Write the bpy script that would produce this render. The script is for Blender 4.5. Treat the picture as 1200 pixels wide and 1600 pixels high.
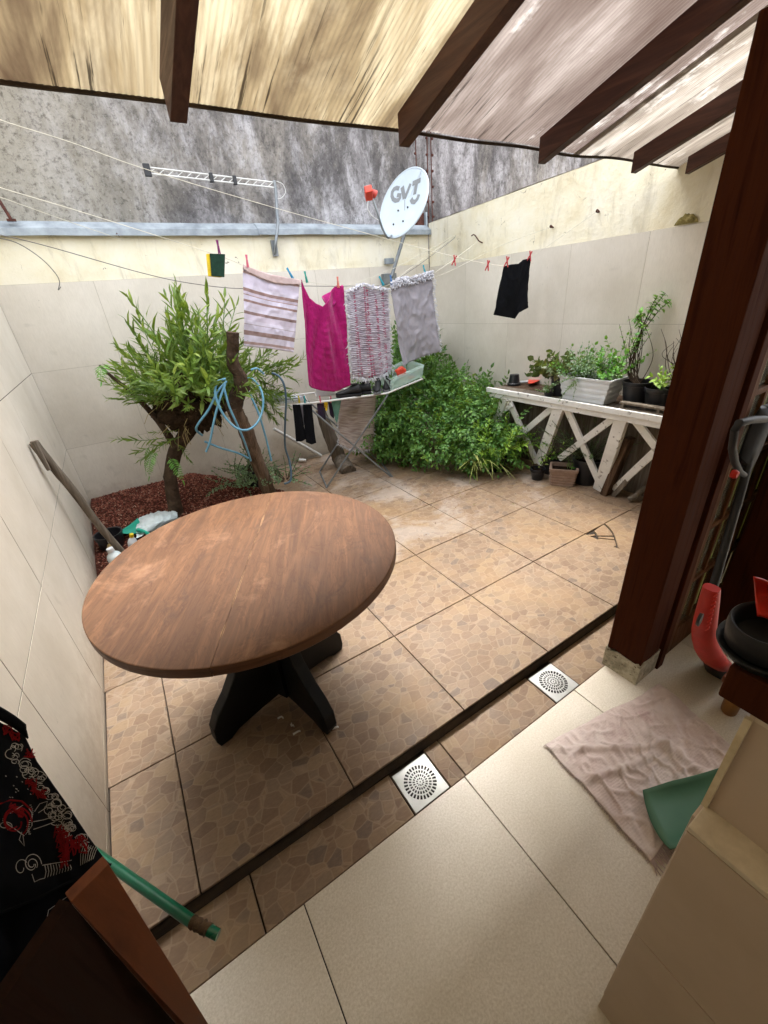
import bpy, bmesh, math, random
from mathutils import Vector, Matrix, Euler, noise
PI = math.pi
R = math.radians
S = bpy.context.scene
for o in list(bpy.data.objects): bpy.data.objects.remove(o)
# ------------------------------------------------------------------ camera
cam_d = bpy.data.cameras.new('camera'); cam = bpy.data.objects.new('camera', cam_d)
S.collection.objects.link(cam); S.camera = cam
cam.location = (0.26395, -0.82298, 1.52203)
cam.rotation_euler = (R(62.31725), R(4.49134), R(-32.54242))
cam_d.sensor_fit = 'VERTICAL'; cam_d.sensor_height = 36; cam_d.lens = 640.86/1600*36
cam_d.clip_start = 0.05; cam_d.clip_end = 500
# ------------------------------------------------------------------ sky and sun (overcast)
SUN_EL, SUN_AZ = 58, 20
W = bpy.data.worlds.new("World"); S.world = W; W.use_nodes = True
nt = W.node_tree; nt.nodes.clear()
sky = nt.nodes.new('ShaderNodeTexSky'); sky.sky_type = 'NISHITA'; sky.sun_disc = False
sky.sun_elevation = R(SUN_EL); sky.sun_rotation = R(SUN_AZ); sky.air_density = 1.0; sky.dust_density = 6.0; sky.ozone_density = 1.0
hs = nt.nodes.new('ShaderNodeHueSaturation'); hs.inputs['Saturation'].default_value = 0.25
bg = nt.nodes.new('ShaderNodeBackground'); bg.inputs['Strength'].default_value = 0.15
wo = nt.nodes.new('ShaderNodeOutputWorld')
nt.links.new(sky.outputs[0], hs.inputs['Color']); nt.links.new(hs.outputs[0], bg.inputs[0]); nt.links.new(bg.outputs[0], wo.inputs[0])
sun_d = bpy.data.lights.new('sun', 'SUN'); sun = bpy.data.objects.new('sun', sun_d); S.collection.objects.link(sun)
sun_d.energy = 0.9; sun_d.angle = R(40); sun_d.color = (1, .97, .92)
sun.rotation_euler = (R(90-SUN_EL), 0, R(180-SUN_AZ))
S.view_settings.view_transform = 'Standard'; S.view_settings.look = 'None'
S.view_settings.gamma = 1; S.view_settings.use_curve_mapping = False
S.view_settings.exposure = 3.1
S.render.engine = 'CYCLES'
S.cycles.max_bounces = 10; S.cycles.diffuse_bounces = 6; S.cycles.transparent_max_bounces = 12

# ------------------------------------------------------------------ measuring helpers: sight line of a photo point met with a real plane
CR = cam.rotation_euler.to_matrix(); CC = Vector(cam.location); FP = 640.86
def ray(x, y): return CR @ Vector(((x-600)/FP, -(y-800)/FP, -1))
def onz(x, y, z=0.0): d = ray(x, y); return CC + d*((z-CC.z)/d.z)
def onx(x, y, X): d = ray(x, y); return CC + d*((X-CC.x)/d.x)
def ony(x, y, Y): d = ray(x, y); return CC + d*((Y-CC.y)/d.y)
def ond(x, y, t): return CC + ray(x, y)*t
def V(*a): return Vector(a)

# ------------------------------------------------------------------ mesh collector
class MB:
    def __init__(s): s.v = []; s.f = []; s.mi = []; s.uv = None
    def face(s, idx, m=0): s.f.append(tuple(idx)); s.mi.append(m)
    def add(s, vs, fs, m=0):
        b = len(s.v); s.v += [Vector(v) for v in vs]
        for f in fs: s.f.append(tuple(b+i for i in f)); s.mi.append(m)
    def box(s, c, size, rot=None, m=0, taper=1.0):
        hx, hy, hz = [a/2 for a in size]
        vs = [V(x*hx, y*hy, z*hz) for z in (-1, 1) for x, y in ((-1,-1),(1,-1),(1,1),(-1,1))]
        for i in range(4, 8): vs[i].x *= taper; vs[i].y *= taper
        if rot is not None:
            M = rot if isinstance(rot, Matrix) else Euler(rot).to_matrix()
            vs = [M @ v for v in vs]
        s.add([v+Vector(c) for v in vs], [(3,2,1,0),(4,5,6,7),(0,1,5,4),(1,2,6,5),(2,3,7,6),(3,0,4,7)], m)
    def beam(s, a, b, w, h, up=(0,0,1), m=0):
        a, b = Vector(a), Vector(b); d = (b-a).normalized(); up = Vector(up)
        x = d.cross(up); x = x.normalized() if x.length > 1e-5 else V(1,0,0); u = x.cross(d)
        vs = [p+x*sx*w/2+u*su*h/2 for p in (a, b) for sx, su in ((-1,-1),(1,-1),(1,1),(-1,1))]
        s.add(vs, [(3,2,1,0),(4,5,6,7),(0,1,5,4),(1,2,6,5),(2,3,7,6),(3,0,4,7)], m)
    def tube(s, pts, r, n=8, m=0, cap=True):
        pts = [Vector(p) for p in pts]
        if not hasattr(r, '__len__'): r = [r]*len(pts)
        b = len(s.v); px = None
        for i, p in enumerate(pts):
            d = (pts[min(i+1, len(pts)-1)]-pts[max(i-1, 0)])
            d = d.normalized() if d.length > 1e-9 else V(0,0,1)
            if px is None: px = d.orthogonal().normalized()
            px = (px-d*px.dot(d)); px = px.normalized() if px.length > 1e-6 else d.orthogonal().normalized()
            py = d.cross(px)
            for k in range(n):
                a = 2*PI*k/n; s.v.append(p+(px*math.cos(a)+py*math.sin(a))*r[i])
        for i in range(len(pts)-1):
            for k in range(n):
                k2 = (k+1) % n; s.face((b+i*n+k, b+i*n+k2, b+(i+1)*n+k2, b+(i+1)*n+k), m)
        if cap:
            s.face([b+k for k in range(n)][::-1], m); s.face([b+(len(pts)-1)*n+k for k in range(n)], m)
    def lathe(s, prof, c=(0,0,0), n=24, m=0, M=None, sx=1, sy=1):
        b = len(s.v); c = Vector(c)
        for r, z in prof:
            for k in range(n):
                a = 2*PI*k/n; v = V(r*math.cos(a)*sx, r*math.sin(a)*sy, z)
                if M is not None: v = M @ v
                s.v.append(v+c)
        for i in range(len(prof)-1):
            for k in range(n):
                k2 = (k+1) % n; s.face((b+i*n+k, b+i*n+k2, b+(i+1)*n+k2, b+(i+1)*n+k), m)
        if prof[0][0] > 1e-6: s.face([b+k for k in range(n)][::-1], m)
        if prof[-1][0] > 1e-6: s.face([b+(len(prof)-1)*n+k for k in range(n)], m)
    def prism(s, poly, z0, z1, M=None, m=0):
        n = len(poly); vs = [V(x, y, z) for z in (z0, z1) for x, y in poly]
        if M is not None: vs = [M @ v for v in vs]
        s.add(vs, [tuple(range(n))[::-1], tuple(range(n, 2*n))]+[(i, (i+1) % n, n+(i+1) % n, n+i) for i in range(n)], m)
    def grid(s, fn, nu, nv, m=0):
        b = len(s.v)
        for j in range(nv+1):
            for i in range(nu+1): s.v.append(Vector(fn(i/nu, j/nv)))
        for j in range(nv):
            for i in range(nu):
                a = b+j*(nu+1)+i; s.face((a, a+1, a+nu+2, a+nu+1), m)
    def leaf(s, p, d, up, L, Wd, droop=.25, m=0, fold=.25):
        p = Vector(p); d = Vector(d).normalized(); up = Vector(up)
        x = d.cross(up); x = x.normalized() if x.length > 1e-4 else d.orthogonal().normalized(); u = x.cross(d)
        a = p; q = p+d*L*.45+u*L*droop*.12; t = p+d*L-u*L*droop
        b = len(s.v); w = Wd/2
        s.v += [a, q, t, p+d*L*.3+x*w+u*w*fold, p+d*L*.3-x*w+u*w*fold, p+d*L*.68+x*w*.8+u*(w*fold-L*droop*.4), p+d*L*.68-x*w*.8+u*(w*fold-L*droop*.4)]
        for f in ((0,3,1),(0,1,4),(1,3,5,2),(1,2,6,4)): s.face([b+i for i in f], m)

def obj(name, mb, mats, parent=None, smooth=False, base=None, bevel=0, solid=0, subsurf=0, uvfn=None, angle=40, fix=True):
    me = bpy.data.meshes.new(name)
    off = Vector(base) if base is not None else (Vector(parent['_base']) if parent is not None and '_base' in parent else V(0,0,0))
    me.from_pydata([v-off for v in mb.v], [], mb.f)
    if not isinstance(mats, (list, tuple)): mats = [mats]
    for m in mats: me.materials.append(m)
    for p, mi in zip(me.polygons, mb.mi): p.material_index = mi
    if uvfn:
        uvl = me.uv_layers.new(name='UVMap')
        for l in me.loops: uvl.data[l.index].uv = uvfn(mb.v[l.vertex_index])
    if fix:
        bm = bmesh.new(); bm.from_mesh(me); bmesh.ops.recalc_face_normals(bm, faces=bm.faces); bm.to_mesh(me); bm.free()
    if smooth:
        for p in me.polygons: p.use_smooth = True
    me.update()
    o = bpy.data.objects.new(name, me); S.collection.objects.link(o)
    if parent is not None:
        o.parent = parent
        if parent.type == 'MESH': o.location = off - Vector(parent['_base']) if '_base' in parent else (0,0,0)
    elif base is not None: o.location = off
    o['_base'] = list(off)
    if smooth and angle < 180:
        try: me.set_sharp_from_angle(angle=R(angle))
        except Exception: pass
    if solid:
        mo = o.modifiers.new('thickness', 'SOLIDIFY'); mo.thickness = solid; mo.offset = 0
    if bevel:
        mo = o.modifiers.new('bevel', 'BEVEL'); mo.width = bevel; mo.segments = 2; mo.limit_method = 'ANGLE'; mo.angle_limit = R(40)
    if subsurf:
        mo = o.modifiers.new('subsurf', 'SUBSURF'); mo.levels = subsurf; mo.render_levels = subsurf
    return o
def tag(o, label=None, cat=None, group=None, kind=None):
    if label: o['label'] = label
    if cat: o['category'] = cat
    if group: o['group'] = group
    if kind: o['kind'] = kind
    return o
def thing(name, base, label, cat, group=None, kind=None):
    o = bpy.data.objects.new(name, None); S.collection.objects.link(o); o.location = base; o.empty_display_size = .1
    o['_base'] = list(base); return tag(o, label, cat, group, kind)

# ------------------------------------------------------------------ materials
def lin(h):
    h = h.lstrip('#'); c = [int(h[i:i+2], 16)/255 for i in (0, 2, 4)]
    return tuple(x/12.92 if x <= .04045 else ((x+.055)/1.055)**2.4 for x in c)+(1,)
class NM:
    def __init__(s, name):
        s.m = bpy.data.materials.new(name); s.m.use_nodes = True; s.t = s.m.node_tree; s.t.nodes.clear()
        s.out = s.t.nodes.new('ShaderNodeOutputMaterial'); s.b = s.t.nodes.new('ShaderNodeBsdfPrincipled')
        s.t.links.new(s.b.outputs[0], s.out.inputs[0]); s.tc = s.t.nodes.new('ShaderNodeTexCoord'); s.geo = None
    def n(s, t, **k):
        o = s.t.nodes.new(t)
        for a, b in k.items(): setattr(o, a, b)
        return o
    def l(s, a, b): s.t.links.new(a, b); return b
    def sock(s, v, inp):
        if hasattr(v, 'is_output') or isinstance(v, bpy.types.NodeSocket): s.t.links.new(v, inp)
        else: inp.default_value = v
    def pos(s):
        if not s.geo: s.geo = s.n('ShaderNodeNewGeometry')
        return s.geo.outputs['Position']
    def map(s, vec, scale=(1,1,1), rot=(0,0,0), loc=(0,0,0)):
        o = s.n('ShaderNodeMapping'); s.l(vec, o.inputs[0]); o.inputs['Scale'].default_value = scale; o.inputs['Rotation'].default_value = rot; o.inputs['Location'].default_value = loc
        return o.outputs[0]
    def noise(s, vec, scale, detail=4, rough=.55, dist=0):
        o = s.n('ShaderNodeTexNoise'); s.l(vec, o.inputs['Vector']); o.inputs['Scale'].default_value = scale; o.inputs['Detail'].default_value = detail
        o.inputs['Roughness'].default_value = rough; o.inputs['Distortion'].default_value = dist; return o.outputs['Fac']
    def ramp(s, fac, stops, interp='LINEAR'):
        o = s.n('ShaderNodeValToRGB'); s.l(fac, o.inputs[0]); cr = o.color_ramp; cr.interpolation = interp
        while len(cr.elements) < len(stops): cr.elements.new(.5)
        for e, (p, c) in zip(cr.elements, stops):
            e.position = p; e.color = c if len(c) == 4 else tuple(c)+(1,)
        return o.outputs[0]
    def step(s, fac, a, b):
        o = s.n('ShaderNodeMapRange'); s.l(fac, o.inputs[0]); o.inputs[1].default_value = a; o.inputs[2].default_value = b; return o.outputs[0]
    def mix(s, f, a, b, mode='MIX'):
        o = s.n('ShaderNodeMix', data_type='RGBA', blend_type=mode)
        s.sock(f, o.inputs[0]); s.sock(a, o.inputs[6]); s.sock(b, o.inputs[7]); return o.outputs[2]
    def math(s, op, a, b=0.0, c=None):
        o = s.n('ShaderNodeMath', operation=op); s.sock(a, o.inputs[0]); s.sock(b, o.inputs[1])
        if c is not None: s.sock(c, o.inputs[2])
        return o.outputs[0]
    def sep(s, vec):
        o = s.n('ShaderNodeSeparateXYZ'); s.l(vec, o.inputs[0]); return o.outputs
    def bump(s, h, strength=.3, dist=.01, prev=None):
        o = s.n('ShaderNodeBump'); s.l(h, o.inputs['Height']); o.inputs['Strength'].default_value = strength; o.inputs['Distance'].default_value = dist
        if prev: s.l(prev, o.inputs['Normal'])
        s.l(o.outputs[0], s.b.inputs['Normal']); return o.outputs[0]
    def set(s, **k):
        nm = dict(col='Base Color', rough='Roughness', metal='Metallic', spec='Specular IOR Level', trans='Transmission Weight', ior='IOR', coat='Coat Weight', sheen='Sheen Weight', alpha='Alpha')
        for a, b in k.items(): s.sock(b, s.b.inputs[nm[a]])
        return s.m
def simple(name, c1, c2=None, scale=20, rough=.6, bump=.15, bscale=None, metal=0, spec=.4, detail=5, stretch=(1,1,1), bdist=.003, rvar=.1, sheen=0, world=False):
    N = NM(name); c1 = lin(c1); c2 = lin(c2) if c2 else tuple(x*.75 for x in c1[:3])+(1,)
    v = N.map(N.pos() if world else N.tc.outputs['Object'], stretch)
    f = N.noise(v, scale, detail, .6)
    N.set(col=N.ramp(f, [(.3, c1), (.7, c2)]), metal=metal, spec=spec, sheen=sheen)
    f2 = N.noise(v, scale*.37+1, 3)
    N.set(rough=N.ramp(f2, [(.2, (max(0, rough-rvar),)*3), (.8, (min(1, rough+rvar),)*3)]))
    if bump: N.bump(N.noise(v, bscale or scale*4, 4), bump, bdist)
    return N.m
def leafmat(name, c1, c2, c3, tr=.25):
    N = NM(name)
    g = N.n('ShaderNodeNewGeometry'); N.geo = g
    f = N.ramp(g.outputs['Random Per Island'], [(0, lin(c1)), (.5, lin(c2)), (1, lin(c3))])
    f2 = N.noise(g.outputs['Position'], 9, 3)
    col = N.mix(.35, f, N.ramp(f2, [(.35, lin(c1)), (.7, lin(c3))]))
    N.set(col=col, rough=.45, spec=.35)
    t = N.n('ShaderNodeBsdfTranslucent'); N.l(N.mix(.5, col, lin('b8d040')), t.inputs[0])
    ms = N.n('ShaderNodeMixShader'); ms.inputs[0].default_value = tr
    N.l(N.b.outputs[0], ms.inputs[1]); N.l(t.outputs[0], ms.inputs[2]); N.l(ms.outputs[0], N.out.inputs[0])
    return N.m

def wall_tile_mat():
    N = NM('wall_tile_glaze'); v = N.pos(); oi = N.n('ShaderNodeObjectInfo')
    fine = N.noise(N.map(v, (60, 60, 9)), 3, 4, .7)
    big = N.noise(v, 2.2, 5, .6)
    st = N.noise(v, 6.5, 3, .5, .6)
    c = N.mix(N.step(big, .35, .7), lin('dcd5c8'), lin('cbc3b4'))
    c = N.mix(N.math('MULTIPLY', N.step(fine, .4, .8), .25), c, lin('a49c8e'))
    c = N.mix(N.math('MULTIPLY', N.step(st, .66, .78), .3), c, lin('918a7e'))
    c = N.mix(N.math('MULTIPLY', oi.outputs['Random'], .12), c, lin('a89e8e'))
    z_ = N.sep(v)[2]; sd_ = N.noise(v, 13, 6, .75)
    c = N.mix(N.math('MULTIPLY', N.step(N.math('ADD', z_, N.math('MULTIPLY', sd_, -.5)), .02, -.22), .45), c, lin('8a7458'))
    sp_ = N.noise(v, 48, 3, .7); c = N.mix(N.math('MULTIPLY', N.step(sp_, .70, .74), .35), c, lin('6e6454'))
    N.set(col=c, rough=N.ramp(big, [(.3, (.38,)*3), (.7, (.55,)*3)]), spec=.35)
    N.bump(fine, .06, .002); return N.m
def stone_tile_mat():
    N = NM('flagstone_print_tile'); oi = N.n('ShaderNodeObjectInfo'); p = N.pos()
    off = N.n('ShaderNodeVectorMath', operation='MULTIPLY_ADD')
    N.l(oi.outputs['Random'], off.inputs[0]); off.inputs[1].default_value = (37, 53, 0); N.l(N.tc.outputs['Object'], off.inputs[2])
    wn = N.n('ShaderNodeTexNoise'); N.l(off.outputs[0], wn.inputs['Vector']); wn.inputs['Scale'].default_value = 9; wn.inputs['Detail'].default_value = 2
    wv = N.n('ShaderNodeVectorMath', operation='MULTIPLY_ADD'); N.l(wn.outputs['Color'], wv.inputs[0]); wv.inputs[1].default_value = (.03, .03, 0); N.l(off.outputs[0], wv.inputs[2])
    vec = N.map(wv.outputs[0], (19, 24, 0), (0, 0, .22))
    e = N.n('ShaderNodeTexVoronoi', feature='DISTANCE_TO_EDGE'); N.l(vec, e.inputs['Vector']); e.inputs['Scale'].default_value = 1; e.inputs['Randomness'].default_value = .66
    c = N.n('ShaderNodeTexVoronoi', feature='F1'); N.l(vec, c.inputs['Vector']); c.inputs['Scale'].default_value = 1; c.inputs['Randomness'].default_value = .66
    cell = N.sep(c.outputs['Color'])[0]
    col = N.ramp(cell, [(0, lin('725c4a')), (.12, lin('7b6450')), (.26, lin('836c57')), (.4, lin('88725c')), (.52, lin('7c6754')), (.64, lin('816e5c')), (.76, lin('65574d')), (.82, lin('8c775e')), (.93, lin('766352'))], 'CONSTANT')
    v2 = N.noise(N.map(off.outputs[0], (22, 60, 22), (0, 0, .5)), 1.2, 6, .7)
    col = N.mix(N.math('MULTIPLY', N.step(v2, .45, .75), .4), col, lin('75604a'))
    line = N.step(e.outputs['Distance'], .055, .015)
    col = N.mix(N.math('MULTIPLY', line, .32), col, lin('9c8870'))
    dl = N.step(e.outputs['Distance'], .022, .004)
    col = N.mix(N.math('MULTIPLY', dl, .45), col, lin('4a3a2c'))
    ycl = N.step(N.sep(p)[1], .75, 1.25)
    col = N.mix(.22, col, lin('7e6a56'))
    g1 = N.noise(N.map(off.outputs[0], (30, 90, 30), (0, 0, .9)), 1.6, 5, .75); col = N.mix(N.math('MULTIPLY', N.step(g1, .5, .72), .35), col, lin('9c8468')); col = N.mix(N.math('MULTIPLY', N.step(g1, .48, .3), .3), col, lin('5a4634'))
    col = N.mix(N.math('MULTIPLY', N.step(e.outputs['Distance'], .05, .02), .28), col, lin('a8947c'))
    # wear that stays with the place: ochre iron stains and dusty pale patches
    big = N.noise(N.map(p, (1, 1, 1), (0, 0, .4)), 1.5, 6, .62, .5)
    col = N.mix(N.math('MULTIPLY', N.step(big, .49, .66), .45), col, N.mix(cell, lin('91734e'), lin('9c8058')))
    big2 = N.noise(N.map(p, (1, 1, 1), (0, 0, 0), (7.3, 2.1, 0)), 1.9, 7, .7, .3)
    col = N.mix(N.math('MULTIPLY', N.math('MULTIPLY', N.step(big2, .50, .60), ycl), .5), col, lin('aaa096'))
    sp = N.noise(p, 60, 3, .8)
    col = N.mix(N.math('MULTIPLY', N.step(sp, .66, .75), .3), col, lin('5c4a38'))
    N.set(col=col, rough=N.ramp(N.noise(p, 4, 5, .7), [(.3, (.42,)*3), (.7, (.68,)*3)]), spec=.28)
    h = N.math('ADD', N.math('MULTIPLY', N.step(e.outputs['Distance'], 0, .09), 1.0), N.math('MULTIPLY', v2, .8))
    N.bump(h, .38, .0014); return N.m
def beige_tile_mat():
    N = NM('speckled_beige_tile'); v = N.pos()
    a = N.noise(v, 170, 3, .7); b = N.noise(v, 2.5, 4, .6); d = N.noise(v, 38, 5, .75)
    c = N.mix(N.step(a, .35, .7), lin('dfd8ca'), lin('c4baa8'))
    c = N.mix(N.math('MULTIPLY', N.step(b, .4, .7), .35), c, lin('b4a88e'))
    c = N.mix(N.math('MULTIPLY', N.step(d, .69, .75), .5), c, lin('6e6048'))
    N.set(col=c, rough=N.ramp(d, [(.3, (.3,)*3), (.7, (.46,)*3)]), spec=.45)
    N.bump(a, .25, .0015); return N.m
def wood_mat(name, c1, c2, c3, axis=(1, 12, 12), scale=4, rough=.5, spec=.35, bump=.2, stains=None, rot=(0,0,0), stv=.5):
    N = NM(name); v = N.map(N.tc.outputs['Object'], axis, rot)
    f = N.noise(v, scale, 6, .62, .8); g = N.noise(v, scale*9, 4, .7)
    c = N.ramp(f, [(.28, lin(c1)), (.5, lin(c2)), (.74, lin(c3))])
    c = N.mix(N.math('MULTIPLY', N.step(g, .5, .8), .3), c, lin(c3))
    if stains:
        q = N.noise(N.map(N.tc.outputs['Object'], (1.6, 3.2, 2), rot), 2.6, 6, .66, .7)
        c = N.mix(N.math('MULTIPLY', N.step(q, .54, .72), stv), c, lin(stains))
    N.set(col=c, rough=N.ramp(f, [(.3, (max(rough-.1,.05),)*3), (.7, (min(rough+.12,1),)*3)]), spec=spec)
    N.bump(g, bump, .0015); return N.m
def grey_wall_mat():
    N = NM('weathered_cement_render'); v = N.pos()
    big = N.noise(N.map(v, (1, 1, .55)), 1.1, 8, .68, .5)
    st = N.noise(N.map(v, (2.2, 2.2, 1.0), (0, .5, 0)), 1.9, 9, .78, .25)
    sm = N.noise(v, 26, 8, .8); pit = N.noise(v, 70, 5, .8)
    c = N.ramp(big, [(.3, lin('9c968c')), (.44, lin('87827c')), (.56, lin('646160')), (.66, lin('8c898a')), (.78, lin('aaa8aa'))])
    c = N.mix(N.math('MULTIPLY', N.step(st, .48, .66), .7), c, lin('cac8ca'))
    c = N.mix(N.math('MULTIPLY', N.step(st, .47, .32), .8), c, lin('343234'))
    c = N.mix(N.math('MULTIPLY', N.step(sm, .5, .62), .55), c, lin('3e3c3a'))
    x = N.sep(v)[0]; z = N.sep(v)[2]
    left = N.math('MULTIPLY', N.step(N.math('ADD', x, N.math('MULTIPLY', big, 1.2)), 1.9, .9), .75)
    c = N.mix(left, c, N.mix(N.step(sm, .5, .62), lin('9f998a'), lin('6a6458')))
    c = N.mix(N.math('MULTIPLY', N.step(pit, .6, .72), .45), c, lin('d0ccc8'))
    N.set(col=c, rough=.92, spec=.15)
    N.bump(N.math('ADD', sm, N.math('MULTIPLY', pit, .6)), .8, .012); return N.m
def plaster_mat():
    N = NM('cream_painted_plaster'); v = N.pos()
    a = N.noise(v, 3, 6, .65, .4); sm = N.noise(v, 24, 6, .7); st = N.noise(N.map(v, (4, 4, 1.0)), 1.6, 7, .72, .5)
    c = N.ramp(a, [(.3, lin('ebe6d6')), (.55, lin('e4dcc2')), (.78, lin('d2c4a0'))])
    c = N.mix(N.math('MULTIPLY', N.step(st, .54, .72), .45), c, lin('8c8068'))
    c = N.mix(N.math('MULTIPLY', N.step(sm, .55, .75), .5), c, lin('e8e2d2'))
    wz = N.n('ShaderNodeTexNoise'); N.l(v, wz.inputs['Vector']); wz.inputs['Scale'].default_value = 6; wz.inputs['Detail'].default_value = 5; wa = N.n('ShaderNodeVectorMath', operation='MULTIPLY_ADD'); N.l(wz.outputs['Color'], wa.inputs[0]); wa.inputs[1].default_value = (.16, .16, .16); N.l(v, wa.inputs[2])
    vo = N.n('ShaderNodeTexVoronoi', feature='DISTANCE_TO_EDGE'); N.l(wa.outputs[0], vo.inputs['Vector']); vo.inputs['Scale'].default_value = 4.2
    wob = N.noise(v, 9, 4, .7)
    crack = N.math('MULTIPLY', N.step(vo.outputs['Distance'], .008, .001), N.step(wob, .56, .64))
    c = N.mix(N.math('MULTIPLY', crack, .7), c, lin('6a6050'))
    ch = N.noise(N.map(v, (1,1,1), (0,0,0), (3.1,0,1.7)), 6.5, 5, .62)
    c = N.mix(N.step(ch, .70, .712), c, lin('7c776e'))
    N.set(col=c, rough=.85, spec=.2)
    N.bump(N.math('ADD', sm, N.math('MULTIPLY', a, 1.5)), .6, .01); return N.m
def roof_sheet_mat(name, c1, c2, c3, white=0, tr=.27):
    N = NM(name); v = N.pos()
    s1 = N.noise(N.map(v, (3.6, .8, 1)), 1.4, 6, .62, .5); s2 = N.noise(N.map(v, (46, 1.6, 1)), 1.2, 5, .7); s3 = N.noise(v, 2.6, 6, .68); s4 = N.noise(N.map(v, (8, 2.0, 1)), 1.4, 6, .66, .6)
    c = N.ramp(s1, [(.34, lin(c1)), (.5, lin(c2)), (.62, lin(c3))])
    c = N.mix(N.math('MULTIPLY', N.step(s4, .47, .68), .5), c, lin(c1))
    c = N.mix(N.math('MULTIPLY', N.step(s3, .52, .68), .35), c, lin(c3))
    rib = N.math('SINE', N.math('MULTIPLY', N.sep(v)[0], 2*PI/.0165))
    c = N.mix(N.math('MULTIPLY', N.step(rib, -.2, 1.0), .22), c, lin('4a3c2c'))
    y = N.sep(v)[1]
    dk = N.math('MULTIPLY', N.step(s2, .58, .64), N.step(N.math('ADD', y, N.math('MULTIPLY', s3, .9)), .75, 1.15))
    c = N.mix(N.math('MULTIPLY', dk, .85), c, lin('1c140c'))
    if white:  # painted brightness: white patches for sheet areas in direct light
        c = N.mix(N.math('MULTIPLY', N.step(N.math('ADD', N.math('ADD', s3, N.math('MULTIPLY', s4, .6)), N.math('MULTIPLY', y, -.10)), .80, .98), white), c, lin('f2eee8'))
    t = N.n('ShaderNodeBsdfTranslucent'); N.l(c, t.inputs[0])
    N.set(col=N.mix(.35, c, lin('3a2e22')), rough=.45, spec=.25)
    ms = N.n('ShaderNodeMixShader'); ms.inputs[0].default_value = tr
    N.l(N.b.outputs[0], ms.inputs[1]); N.l(t.outputs[0], ms.inputs[2]); N.l(ms.outputs[0], N.out.inputs[0])
    return N.m
def fabric(name, c1, c2, scale=30, bump=.5, bscale=160, rough=.95, sheen=.2, bd=.002):
    return simple(name, c1, c2, scale, rough, bump, bscale, 0, .1, 4, bdist=bd, rvar=.03, sheen=sheen)
def flaky():
    N = NM('flaking_white_painted_wood'); v = N.pos(); a = N.noise(N.map(v, (30, 9, 9)), 2.2, 6, .7); b = N.noise(v, 5, 4, .6)
    c = N.mix(N.step(b, .4, .7), lin('e6e6e2'), lin('cfcec8')); c = N.mix(N.math('MULTIPLY', N.step(a, .60, .66), .85), c, lin('5c554c'))
    N.set(col=c, rough=.6, spec=.3); N.bump(a, .3, .002); return N.m
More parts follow.
